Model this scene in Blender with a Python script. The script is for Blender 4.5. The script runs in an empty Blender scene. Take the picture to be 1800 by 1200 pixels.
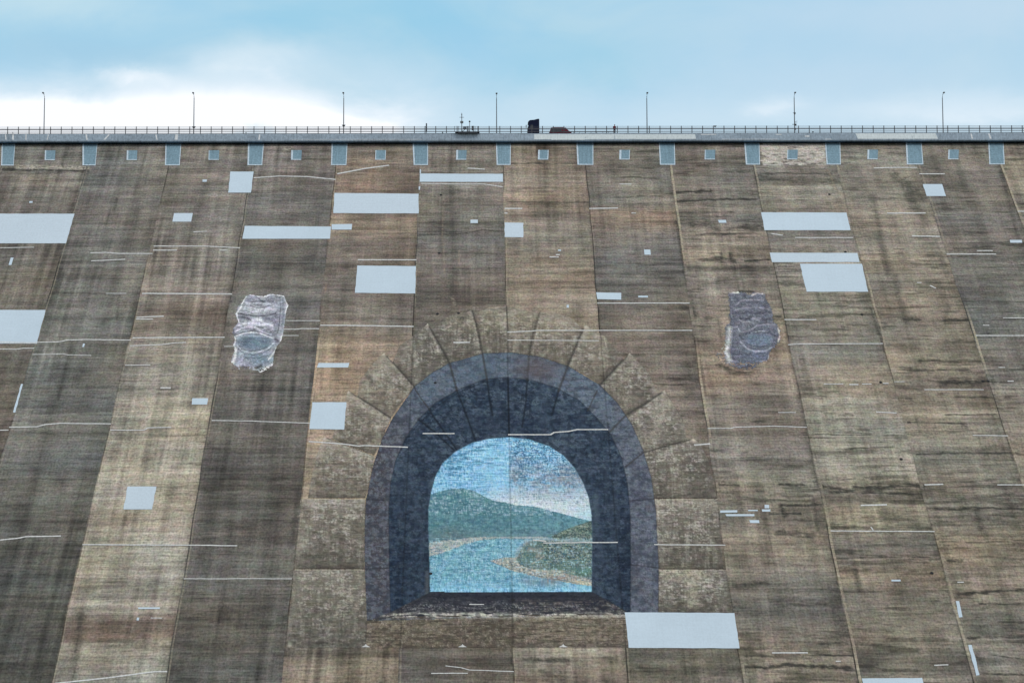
import bpy, bmesh, math, random
import numpy as np
from mathutils import Vector, Matrix
random.seed(7)
C = bpy.context.scene.collection
S = bpy.context.scene
R = math.radians

# ---------------------------------------------------------------- camera
F = 5264.0                      # focal length in photo pixels (1800 wide)
PITCH, YAW, ROLL = R(8.0), R(0.605), 0.0035
ALPHA = R(35.0)                 # slope of the dam face
D0, Z0 = 530.7, 110.9           # camera to crest distance, crest height over the camera
fwd = np.array([math.sin(YAW)*math.cos(PITCH), math.cos(YAW)*math.cos(PITCH), math.sin(PITCH)])
rgt0 = np.array([math.cos(YAW), -math.sin(YAW), 0.0])
up0 = np.cross(rgt0, fwd)
rgt = rgt0*math.cos(ROLL) - up0*math.sin(ROLL)
upv = up0*math.cos(ROLL) + rgt0*math.sin(ROLL)
CAM = np.array([0.0, -D0, 0.0])
cd = bpy.data.cameras.new('camera'); cam = bpy.data.objects.new('camera', cd); C.objects.link(cam)
cam.matrix_world = Matrix(((rgt[0], upv[0], -fwd[0], CAM[0]), (rgt[1], upv[1], -fwd[1], CAM[1]),
                           (rgt[2], upv[2], -fwd[2], CAM[2]), (0, 0, 0, 1)))
cd.sensor_width = 36.0; cd.lens = 36.0*F/1800.0; cd.clip_start = 1.0; cd.clip_end = 20000.0
S.camera = cam

# ---------------------------------------------------------------- sky, sun, exposure
S.view_settings.view_transform = 'Standard'; S.view_settings.look = 'None'
S.view_settings.exposure = 0.0; S.view_settings.gamma = 1.0
SUN_EL, SUN_AZ = R(48), R(128)      # azimuth clockwise from +y (the view direction)
def lin(c):
    c = np.asarray(c, dtype=float)/255.0
    return np.where(c <= 0.04045, c/12.92, ((c+0.055)/1.055)**2.4)
class NT:
    def __init__(s, tree): s.t = tree; s.n = tree.nodes; s.l = tree.links
    def new(s, ty, **kw):
        n = s.n.new(ty)
        for k, v in kw.items(): setattr(n, k, v)
        return n
    def put(s, sock, v):
        if isinstance(v, bpy.types.NodeSocket): s.l.new(v, sock)
        else: sock.default_value = v
    def m(s, op, a, b=0.0, c=None, clamp=False):
        n = s.new('ShaderNodeMath', operation=op); n.use_clamp = clamp
        s.put(n.inputs[0], a); s.put(n.inputs[1], b)
        if c is not None: s.put(n.inputs[2], c)
        return n.outputs[0]
    def mix(s, f, a, b, mode='MIX'):
        n = s.new('ShaderNodeMix', data_type='RGBA', blend_type=mode)
        s.put(n.inputs[0], f); s.put(n.inputs[6], a if isinstance(a, bpy.types.NodeSocket) else (*a, 1)); s.put(n.inputs[7], b if isinstance(b, bpy.types.NodeSocket) else (*b, 1))
        return n.outputs[2]
    def noise(s, vec, scale, detail=3.0, rough=0.5, dist=0.0):
        n = s.new('ShaderNodeTexNoise'); s.l.new(vec, n.inputs['Vector'])
        n.inputs['Scale'].default_value = scale; n.inputs['Detail'].default_value = detail
        n.inputs['Roughness'].default_value = rough; n.inputs['Distortion'].default_value = dist
        return n.outputs['Fac']
    def mapping(s, vec, scale, loc=(0, 0, 0)):
        n = s.new('ShaderNodeMapping'); s.l.new(vec, n.inputs['Vector'])
        n.inputs['Scale'].default_value = scale; n.inputs['Location'].default_value = loc
        return n.outputs[0]
    def rng(s, v, a, b, c=0.0, d=1.0):
        n = s.new('ShaderNodeMapRange'); s.put(n.inputs[0], v)
        for i, x in enumerate((a, b, c, d)): n.inputs[i+1].default_value = x
        return n.outputs[0]
W = bpy.data.worlds.new('World'); S.world = W; W.use_nodes = True
nt = NT(W.node_tree); nt.n.clear()
sky = nt.new('ShaderNodeTexSky', sky_type='NISHITA'); sky.sun_disc = False
sky.sun_elevation = SUN_EL; sky.sun_rotation = SUN_AZ
bg1 = nt.new('ShaderNodeBackground'); nt.l.new(sky.outputs[0], bg1.inputs[0]); bg1.inputs[1].default_value = 0.1
tc = nt.new('ShaderNodeTexCoord').outputs['Generated']
sep = nt.new('ShaderNodeSeparateXYZ'); nt.l.new(tc, sep.inputs[0])
yy = nt.m('MAXIMUM', sep.outputs[1], 0.05)
az = nt.m('DIVIDE', sep.outputs[0], yy)       # tangent of the bearing
el = nt.m('DIVIDE', sep.outputs[2], yy)       # tangent of the height over the horizon
n1 = nt.noise(nt.mapping(tc, (14, 14, 30)), 1.0, 5.0, 0.55, 0.6)
n2 = nt.noise(nt.mapping(tc, (26, 26, 46), (3, 1, 2)), 1.0, 6.0, 0.6, 0.3)
azd = nt.m('ADD', az, nt.m('MULTIPLY', nt.m('SUBTRACT', n1, 0.5), 0.10))
eld = nt.m('ADD', el, nt.m('MULTIPLY', nt.m('SUBTRACT', n2, 0.5), 0.020))
def pa(px): return (px-900)/F*1.03 + 0.0105
def pe(py): return math.tan(PITCH + math.atan((600-py)/F))
def gauss(px, py, sx, sy):
    a = nt.m('DIVIDE', nt.m('SUBTRACT', azd, pa(px)), sx/F); e = nt.m('DIVIDE', nt.m('SUBTRACT', eld, pe(py)), sy/F)
    q = nt.m('ADD', nt.m('MULTIPLY', a, a), nt.m('MULTIPLY', e, e))
    return nt.m('EXPONENT', nt.m('MULTIPLY', q, -1.0))
blue = lin((163, 211, 238)); pale = lin((208, 231, 246)); white = (1.05, 1.08, 1.12)
fp = nt.rng(nt.noise(nt.mapping(tc, (14, 14, 30), (5, 0, 1)), 1.0, 5.0, 0.55, 0.8), 0.38, 0.66)
col = nt.mix(fp, blue, lin((182, 219, 237)))
lowpale = nt.m('MULTIPLY', nt.rng(eld, pe(60), pe(215)), 0.75)
lowpale = nt.m('MULTIPLY', nt.m('SUBTRACT', 1.0, nt.rng(eld, pe(215), pe(70))), 0.85)
col = nt.mix(nt.m('MULTIPLY', lowpale, 1.0, clamp=True), col, pale)
for (px, py, sx, sy, rgb, k) in [(1650, 30, 420, 70, (203, 225, 242), .7), (60, 5, 220, 40, (200, 229, 241), .8),
                                 (480, 85, 110, 40, (196, 225, 240), .5), (1480, 130, 320, 60, (200, 224, 242), .6),
                                 (120, 95, 240, 34, (164, 207, 232), .6), (620, 30, 220, 40, (150, 208, 235), .6),
                                 (1020, 110, 200, 45, (157, 210, 234), .6), (760, 150, 120, 25, (184, 221, 240), .4)]:
    col = nt.mix(nt.m('MULTIPLY', gauss(px, py, sx, sy), k), col, lin(rgb))
wm = None
for (px, py, sx, sy, k) in [(60, 212, 330, 34, 1.5), (400, 200, 230, 52, 1.25), (590, 215, 110, 34, .5), (-300, 200, 300, 40, 1.5), (1390, 190, 60, 22, .3), (240, 140, 70, 14, .5), (480, 110, 120, 30, .35), (1720, 195, 200, 30, .3)]:
    g = nt.m('MULTIPLY', gauss(px, py, sx, sy), k); wm = g if wm is None else nt.m('ADD', wm, g)
wm = nt.m('MULTIPLY', nt.m('MULTIPLY', wm, nt.rng(n2, 0.36, 0.60, 0.75, 1.3)), 1.0, clamp=True)
col = nt.mix(wm, col, white)
# away from this part of the sky: an even grey-white overcast
far = nt.m('MAXIMUM', nt.rng(el, 0.33, 0.7), nt.rng(sep.outputs[1], 0.75, 0.3))
ov = nt.mix(nt.rng(nt.noise(nt.mapping(tc, (2, 2, 5)), 1.0, 5.0), 0.35, 0.65), (0.55, 0.66, 0.76), (0.86, 0.90, 0.94))
col = nt.mix(far, col, ov)
bg2 = nt.new('ShaderNodeBackground'); nt.l.new(col, bg2.inputs[0]); bg2.inputs[1].default_value = 1.0
ms = nt.new('ShaderNodeMixShader'); ms.inputs[0].default_value = 0.93
nt.l.new(bg1.outputs[0], ms.inputs[1]); nt.l.new(bg2.outputs[0], ms.inputs[2])
wo = nt.new('ShaderNodeOutputWorld'); nt.l.new(ms.outputs[0], wo.inputs[0])
sl = bpy.data.lights.new('sun', 'SUN'); sl.energy = 1.0; sl.angle = R(12); sl.color = (1.0, 0.96, 0.90)
so = bpy.data.objects.new('sun', sl); C.objects.link(so)
sd = Vector((math.sin(SUN_AZ)*math.cos(SUN_EL), math.cos(SUN_AZ)*math.cos(SUN_EL), math.sin(SUN_EL)))
so.rotation_euler = sd.to_track_quat('Z', 'Y').to_euler(); so.location = (100, -300, 300)
LIGHT = np.array([0.86, 0.90, 0.94])   # radiance a white face of this slope returns: turns seen colours into base colours

# ---------------------------------------------------------------- geometry of the face plane
ca, sa = math.cos(ALPHA), math.sin(ALPHA)
N = np.array([0.0, -sa, ca])                       # outward normal of the face
def ray(px, py): return fwd*F + rgt*(px-900.0) + upv*(600.0-py)
def uv(px, py):                                    # photo pixel -> metres along the crest, metres down the slope
    d = ray(px, py); o = CAM - np.array([0, 0, Z0])
    t = -np.dot(N, o)/np.dot(N, d); p = o + d*t
    return float(p[0]), float(-p[1]/ca)
def pt(u, v, h=0.0): return (u, -v*ca - h*sa, Z0 - v*sa + h*ca)
def at(px, py, Y):                                 # pixel -> point on the vertical plane y = Y
    d = ray(px, py); t = (Y + D0)/d[1]; p = CAM + d*t
    return p
def proj(u, v):                                    # arrays -> photo pixels
    X = u; Y = -v*ca + D0; Z = Z0 - v*sa
    f = X*fwd[0]+Y*fwd[1]+Z*fwd[2]; r = X*rgt[0]+Y*rgt[1]+Z*rgt[2]; q = X*upv[0]+Y*upv[1]+Z*upv[2]
    return 900 + F*r/f, 600 - F*q/f

# ---------------------------------------------------------------- object helpers
def tag(o, label=None, cat=None, group=None, kind=None):
    if label: o['label'] = label
    if cat: o['category'] = cat
    if group: o['group'] = group
    if kind: o['kind'] = kind
    return o
def empty(name, loc, label, cat, group=None):
    o = bpy.data.objects.new(name, None); C.objects.link(o); o.location = loc
    o.empty_display_size = 0.5
    return tag(o, label, cat, group)
def link(name, me, mat, parent=None):
    o = bpy.data.objects.new(name, me); C.objects.link(o)
    if mat: me.materials.append(mat)
    if parent is not None: o.parent = parent
    return o
def vnoise(x, y, seed=0):                          # value noise 0..1
    x = np.asarray(x, float); y = np.asarray(y, float)
    xi = np.floor(x).astype(np.int64); yi = np.floor(y).astype(np.int64); fx = x-xi; fy = y-yi
    fx = fx*fx*(3-2*fx); fy = fy*fy*(3-2*fy)
    def h(a, b):
        n = (a*374761393 + b*668265263 + seed*974711) & 0xffffffff
        n = ((n ^ (n >> 13))*1274126177) & 0xffffffff
        n = n ^ (n >> 16)
        return (n & 0xffff)/65535.0
    return (h(xi, yi)*(1-fx)+h(xi+1, yi)*fx)*(1-fy) + (h(xi, yi+1)*(1-fx)+h(xi+1, yi+1)*fx)*fy
def fbm(x, y, seed=0, o=4):
    s = 0; a = 0.5; t = 0
    for i in range(o): s = s + a*vnoise(x*2**i, y*2**i, seed+i*17); t += a; a *= 0.55
    return s/t
def inpoly(px, py, poly):
    r = np.zeros(px.shape, bool); n = len(poly); j = n-1
    for i in range(n):
        xi, yi = poly[i]; xj, yj = poly[j]
        c = ((yi > py) != (yj > py))
        with np.errstate(divide='ignore', invalid='ignore'):
            r ^= c & (px < (xj-xi)*(py-yi)/((yj-yi) if yj != yi else 1e-9)+xi)
        j = i
    return r
def segdist(px, py, pts, ay=1.0):
    d = np.full(px.shape, 1e9)
    for (x0, y0), (x1, y1) in zip(pts[:-1], pts[1:]):
        dx, dy = x1-x0, y1-y0; L = dx*dx+dy*dy or 1e-9
        t = np.clip(((px-x0)*dx+(py-y0)*dy)/L, 0, 1)
        d = np.minimum(d, np.hypot(px-x0-t*dx, (py-y0-t*dy)*ay))
    return d
def over(col, mask, rgb, lin_in=False):
    c = np.asarray(rgb, float) if lin_in else lin(rgb)
    m = np.clip(mask, 0, 1)[..., None]
    col *= (1-m); col += c*m
def stroke(col, px, py, pts, w, rgb, a=1.0, soft=0.5):
    x0 = min(p[0] for p in pts)-3*w-3; x1 = max(p[0] for p in pts)+3*w+3
    y0 = min(p[1] for p in pts)-3*w-3; y1 = max(p[1] for p in pts)+3*w+3
    k = (px > x0) & (px < x1) & (py > y0) & (py < y1)
    if not k.any(): return
    d = segdist(px[k], py[k], pts); s = max(w*soft, 0.3)
    m = a*np.clip((w/2+s-d)/(2*s), 0, 1)
    c = col[k]; over(c, m, rgb); col[k] = c
def blob(col, px, py, x, y, rx, ry, rgb, a=1.0, p=2.0):
    q = ((px-x)/rx)**2+((py-y)/ry)**2
    k = q < 6
    if not k.any(): return
    c = col[k]; over(c, a*np.exp(-q[k]**(p/2)), rgb); col[k] = c
def grid_mesh(name, U, V, h, col, cells=None, objs=None):
    """U, V: 2-D arrays of plane metres; col: seen colour (linear). cells: bool mask of the cells kept."""
    ny, nx = U.shape
    if cells is None: cells = np.ones((ny-1, nx-1), bool)
    jj, ii = np.nonzero(cells)
    q = np.stack([jj*nx+ii, (jj+1)*nx+ii, (jj+1)*nx+ii+1, jj*nx+ii+1], 1)
    used, inv = np.unique(q.ravel(), return_inverse=True)
    u = U.ravel()[used]; v = V.ravel()[used]; hh = h
    co = np.stack([u, -v*ca - hh*sa, Z0 - v*sa + hh*ca], 1).astype(np.float32)
    me = bpy.data.meshes.new(name)
    me.vertices.add(len(used)); me.vertices.foreach_set('co', co.ravel())
    me.loops.add(len(inv)); me.loops.foreach_set('vertex_index', inv.astype(np.int32).ravel())
    me.polygons.add(len(q)); me.polygons.foreach_set('loop_start', np.arange(0, len(inv), 4, dtype=np.int32))
    me.polygons.foreach_set('loop_total', np.full(len(q), 4, np.int32))
    me.update(calc_edges=True)
    a = me.color_attributes.new('Col', 'FLOAT_COLOR', 'POINT')
    c = np.ones((len(used), 4), np.float32); c[:, :3] = np.clip(col.reshape(-1, 3)[used]/LIGHT, 0.004, 0.85)
    a.data.foreach_set('color', c.ravel())
    uvl = me.uv_layers.new(name='UVMap')
    uvl.data.foreach_set('uv', np.stack([u[inv], v[inv]], 1).astype(np.float32).ravel())
    return me
def poly_mesh(name, pts, h, t=0.01):
    """flat coat of thickness t over the face, outline given as plane metres"""
    me = bpy.data.meshes.new(name); bm = bmesh.new()
    top = [bm.verts.new(pt(u, v, h)) for u, v in pts]; bot = [bm.verts.new(pt(u, v, h-t)) for u, v in pts]
    bm.faces.new(top); n = len(pts)
    for i in range(n): bm.faces.new((top[i], bot[i], bot[(i+1) % n], top[(i+1) % n]))
    bmesh.ops.recalc_face_normals(bm, faces=bm.faces)
    L = bm.loops.layers.uv.new('UVMap')
    for f in bm.faces:
        for l in f.loops: l[L].uv = (l.vert.co.x, -l.vert.co.y/ca)
    bm.to_mesh(me); bm.free(); return me
def ribbon_mesh(name, pts, w, h):
    P = [Vector(p) for p in pts]; me = bpy.data.meshes.new(name); bm = bmesh.new(); prev = None; us = []
    L = bm.loops.layers.uv.new('UVMap')
    Lf = []
    for i, p in enumerate(P):
        a = P[max(i-1, 0)]; b = P[min(i+1, len(P)-1)]; d = (b-a).normalized(); n = Vector((-d.y, d.x))*w/2
        cur = [bm.verts.new(pt(*(p+n), h)), bm.verts.new(pt(*(p-n), h))]
        if prev: Lf.append(bm.faces.new((prev[0], prev[1], cur[1], cur[0])))
        prev = cur
    for f in bm.faces:
        f.normal_update()
        if f.normal.dot(Vector(N)) < 0: f.normal_flip()
        for l in f.loops: l[L].uv = (l.vert.co.x, -l.vert.co.y/ca)
    bm.to_mesh(me); bm.free(); return me
class MB:
    def __init__(s): s.bm = bmesh.new()
    def box(s, x0, x1, y0, y1, z0, z1, rot=None, c=None):
        vs = [s.bm.verts.new((x, y, z)) for x in (x0, x1) for y in (y0, y1) for z in (z0, z1)]
        for f in ((0, 1, 3, 2), (4, 6, 7, 5), (0, 4, 5, 1), (2, 3, 7, 6), (0, 2, 6, 4), (1, 5, 7, 3)): s.bm.faces.new([vs[i] for i in f])
        if rot is not None: bmesh.ops.rotate(s.bm, verts=vs, cent=c or ((x0+x1)/2, (y0+y1)/2, (z0+z1)/2), matrix=rot)
        return vs
    def prism(s, prof, y0, y1):       # profile in x,z extruded along y
        a = [s.bm.verts.new((x, y0, z)) for x, z in prof]; b = [s.bm.verts.new((x, y1, z)) for x, z in prof]
        s.bm.faces.new(a); s.bm.faces.new(b[::-1]); n = len(prof)
        for i in range(n): s.bm.faces.new((a[i], b[i], b[(i+1) % n], a[(i+1) % n]))
    def prismx(s, prof, x0, x1):      # profile in y,z extruded along x
        a = [s.bm.verts.new((x0, y, z)) for y, z in prof]; b = [s.bm.verts.new((x1, y, z)) for y, z in prof]
        s.bm.faces.new(a); s.bm.faces.new(b[::-1]); n = len(prof)
        for i in range(n): s.bm.faces.new((a[i], b[i], b[(i+1) % n], a[(i+1) % n]))
    def tube(s, pts, rs, seg=10):
        if not hasattr(rs, '__len__'): rs = [rs]*len(pts)
        P = [Vector(p) for p in pts]; prev = None
        for i, p in enumerate(P):
            d = (P[min(i+1, len(P)-1)]-P[max(i-1, 0)]).normalized()
            a = d.orthogonal().normalized() if abs(d.z) < .9 else Vector((1, 0, 0)).cross(d).normalized(); b = d.cross(a)
            cur = [s.bm.verts.new(p + rs[i]*(a*math.cos(2*math.pi*k/seg)+b*math.sin(2*math.pi*k/seg))) for k in range(seg)]
            if prev:
                for k in range(seg): s.bm.faces.new((prev[k], prev[(k+1) % seg], cur[(k+1) % seg], cur[k]))
            else: s.bm.faces.new(cur[::-1])
            prev = cur
        s.bm.faces.new(prev)
    def ball(s, p, r, sx=1, sy=1, sz=1, seg=12):
        bmesh.ops.create_uvsphere(s.bm, u_segments=seg, v_segments=seg//2+2, radius=r, matrix=Matrix.Translation(p) @ Matrix.Diagonal((sx, sy, sz, 1)))
    def build(s, name, mat, parent=None, bevel=0.0, smooth=False):
        bmesh.ops.recalc_face_normals(s.bm, faces=s.bm.faces)
        me = bpy.data.meshes.new(name); s.bm.to_mesh(me); s.bm.free()
        o = link(name, me, mat, parent)
        if parent is not None: o.matrix_parent_inverse = Matrix.Translation(parent.location).inverted()
        if smooth:
            for f in me.polygons: f.use_smooth = True
        if bevel: md = o.modifiers.new('bevel', 'BEVEL'); md.width = bevel; md.segments = 2; md.limit_method = 'ANGLE'
        return o

# ---------------------------------------------------------------- materials
def surf(name, base=None, weave=0.25, weavev=0.18, speck=0.2, broad=0.0, rough=0.9, bump=0.3, spec=0.2):
    """weathered flat surface; base None = the mesh's own colour attribute. Board marks run along u, streaks down v."""
    m = bpy.data.materials.new(name); m.use_nodes = True; t = NT(m.node_tree); t.n.clear()
    bs = t.new('ShaderNodeBsdfPrincipled'); out = t.new('ShaderNodeOutputMaterial'); t.l.new(bs.outputs[0], out.inputs[0])
    uvn = t.new('ShaderNodeUVMap').outputs[0]
    if base is None:
        at_ = t.new('ShaderNodeAttribute'); at_.attribute_name = 'Col'; c = at_.outputs['Color']
    else:
        rg = t.new('ShaderNodeRGB'); rg.outputs[0].default_value = (*base, 1); c = rg.outputs[0]
    a = t.noise(t.mapping(uvn, (0.22, 2.1, 1)), 1.0, 4.0, 0.65)
    a2 = t.noise(t.mapping(uvn, (0.55, 5.5, 1), (9, 3, 0)), 1.0, 2.0, 0.6)
    b = t.noise(t.mapping(uvn, (3.4, 0.10, 1), (4, 7, 0)), 1.0, 3.0, 0.65)
    b2 = t.noise(t.mapping(uvn, (9.0, 0.55, 1), (14, 7, 0)), 1.0, 2.0, 0.6)
    s_ = t.noise(t.mapping(uvn, (3.2, 1.7, 1)), 1.0, 3.0, 0.7)
    f = 1.0
    for nn, k in ((a, weave*1.5), (a2, weave*1.2), (b, weavev*1.5), (b2, weavev*1.1), (s_, speck*2.4)):
        f = t.m('ADD', f, t.m('MULTIPLY', t.m('SUBTRACT', nn, 0.5), k*1.9))
    if broad:
        g = t.noise(t.mapping(uvn, (0.12, 0.07, 1), (3, 3, 0)), 1.0, 4.0, 0.6)
        f = t.m('ADD', f, t.m('MULTIPLY', t.m('SUBTRACT', g, 0.5), broad*2))
    f = t.m('MAXIMUM', f, 0.25)
    nc = t.new('ShaderNodeTexNoise'); t.l.new(t.mapping(uvn, (1.1, 0.8, 1), (2, 8, 0)), nc.inputs['Vector']); nc.inputs['Scale'].default_value = 1.0; nc.inputs['Detail'].default_value = 3.0
    if base is None: c = t.mix(0.16, c, t.mix(1.0, c, t.mix(1.0, nc.outputs['Color'], (2.0, 2.0, 2.0), 'MULTIPLY'), 'MULTIPLY'))
    v = t.new('ShaderNodeVectorMath', operation='SCALE'); t.l.new(c, v.inputs[0]); t.l.new(f, v.inputs['Scale'])
    t.l.new(v.outputs[0], bs.inputs['Base Color'])
    bs.inputs['Roughness'].default_value = rough; bs.inputs['Specular IOR Level'].default_value = spec
    if bump:
        bp = t.new('ShaderNodeBump'); bp.inputs['Strength'].default_value = bump; bp.inputs['Distance'].default_value = 0.05
        t.l.new(t.m('ADD', a2, s_), bp.inputs['Height']); t.l.new(bp.outputs[0], bs.inputs['Normal'])
    return m
def plain(name, rgb, rough=0.6, metal=0.0, var=0.25, scale=4.0, spec=0.4):
    m = bpy.data.materials.new(name); m.use_nodes = True; t = NT(m.node_tree); t.n.clear()
    bs = t.new('ShaderNodeBsdfPrincipled'); out = t.new('ShaderNodeOutputMaterial'); t.l.new(bs.outputs[0], out.inputs[0])
    g = t.new('ShaderNodeTexCoord').outputs['Object']
    n = t.noise(g, scale, 4.0, 0.6)
    c = t.mix(t.rng(n, 0.35, 0.65), [x*(1-var) for x in rgb], [min(1, x*(1+var)) for x in rgb])
    t.l.new(c, bs.inputs['Base Color']); bs.inputs['Roughness'].default_value = rough
    bs.inputs['Metallic'].default_value = metal; bs.inputs['Specular IOR Level'].default_value = spec
    return m
def alb(rgb): return tuple(np.clip(lin(rgb)/LIGHT, 0.004, 0.85))
M_conc = surf('weathered_concrete', None, 0.46, 0.19, 0.42, 0.18, 0.95, 0.35)
M_mural = surf('faded_mural_paint', None, 0.22, 0.14, 0.22, 0.0, 0.9, 0.3)
M_patch = surf('pale_repair_coating', alb((183, 200, 213)), 0.035, 0.03, 0.05, 0.10, 0.7, 0.1)
M_patch2 = surf('pale_repair_coating_thin', alb((184, 199, 211)), 0.05, 0.03, 0.07, 0.06, 0.7, 0.1)
M_seal = surf('crack_sealant', alb((190, 192, 192)), 0.18, 0.10, 0.25, 0.0, 0.7, 0.1)
M_panel = surf('slate_coating', alb((112, 138, 152)), 0.16, 0.22, 0.24, 0.12, 0.8, 0.2)
M_edge = surf('pale_panel_edge', alb((178, 194, 206)), 0.12, 0.1, 0.25, 0.0, 0.8, 0.1)
M_dark = plain('dark_hole', (0.01, 0.01, 0.012), 0.9)
M_rail = plain('railing_paint', (0.075, 0.075, 0.085), 0.5)
M_railbase = plain('railing_base_paint', (0.035, 0.04, 0.05), 0.6)
M_pole = plain('lamp_pole_paint', (0.13, 0.135, 0.14), 0.5, 0.3)
M_head = plain('lamp_head_paint', (0.05, 0.055, 0.06), 0.5)
M_lens = plain('lamp_lens', (0.35, 0.36, 0.36), 0.2, 0, 0.05)
M_asph = plain('asphalt', (0.05, 0.05, 0.052), 0.9)
M_pave = plain('walkway_concrete', (0.28, 0.28, 0.27), 0.9)
M_mark = plain('road_marking', (0.7, 0.7, 0.68), 0.7)
M_navy = plain('navy_truck_paint', (0.005, 0.010, 0.034), 0.5, 0, 0.15, spec=0.15)
M_glass = plain('vehicle_glass', (0.02, 0.025, 0.03), 0.08, 0, 0.1, spec=0.6)
M_red = plain('red_car_paint', (0.13, 0.008, 0.022), 0.4, 0, 0.15, spec=0.2)
M_black = plain('black_rubber', (0.015, 0.015, 0.016), 0.8)
M_metal = plain('grey_metal', (0.30, 0.31, 0.32), 0.4, 0.5)
M_box = plain('grey_box', (0.16, 0.17, 0.18), 0.6)
M_solar = plain('solar_cells', (0.10, 0.12, 0.14), 0.35)

# ---------------------------------------------------------------- joints and slab colours
JP = [[(155, 295), (116, 428), (62, 605), (0, 800)], [(302, 295), (258, 480), (200, 720), (144, 955), (85, 1200)],
      [(447, 295), (408, 514), (377, 700), (317, 1020), (292, 1195)], [(593, 300), (572, 480), (547, 707), (520, 960), (495, 1200)],
      [(740, 300), (733, 470), (727, 570), (700, 1140)], [(886, 300), (889, 540), (897, 780), (903, 1200)],
      [(1030, 300), (1048, 510), (1097, 1075), (1106, 1200)], [(1176, 300), (1201, 470), (1222, 620), (1254, 800), (1289, 1060), (1310, 1200)],
      [(1322, 300), (1355, 450), (1405, 680), (1440, 860), (1490, 1070), (1515, 1200)],
      [(1468, 300), (1508, 445), (1560, 630), (1630, 880), (1720, 1200)], [(1612, 290), (1680, 490), (1740, 680), (1800, 850)], [(1762, 300), (1800, 400)]]
JU = [float(np.mean([uv(*p)[0] for p in j])) for j in JP]
print('JOINTS', [round(x, 2) for x in JU], 'spread', [round(max(uv(*p)[0] for p in j)-min(uv(*p)[0] for p in j), 2) for j in JP])
SW = 15.0
JU = [JU[0]-SW*k for k in range(5, 0, -1)] + JU + [JU[-1]+SW*k for k in range(1, 5)]
V0, V1 = 0.8, (Z0+1.7)/sa + 3
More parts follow.
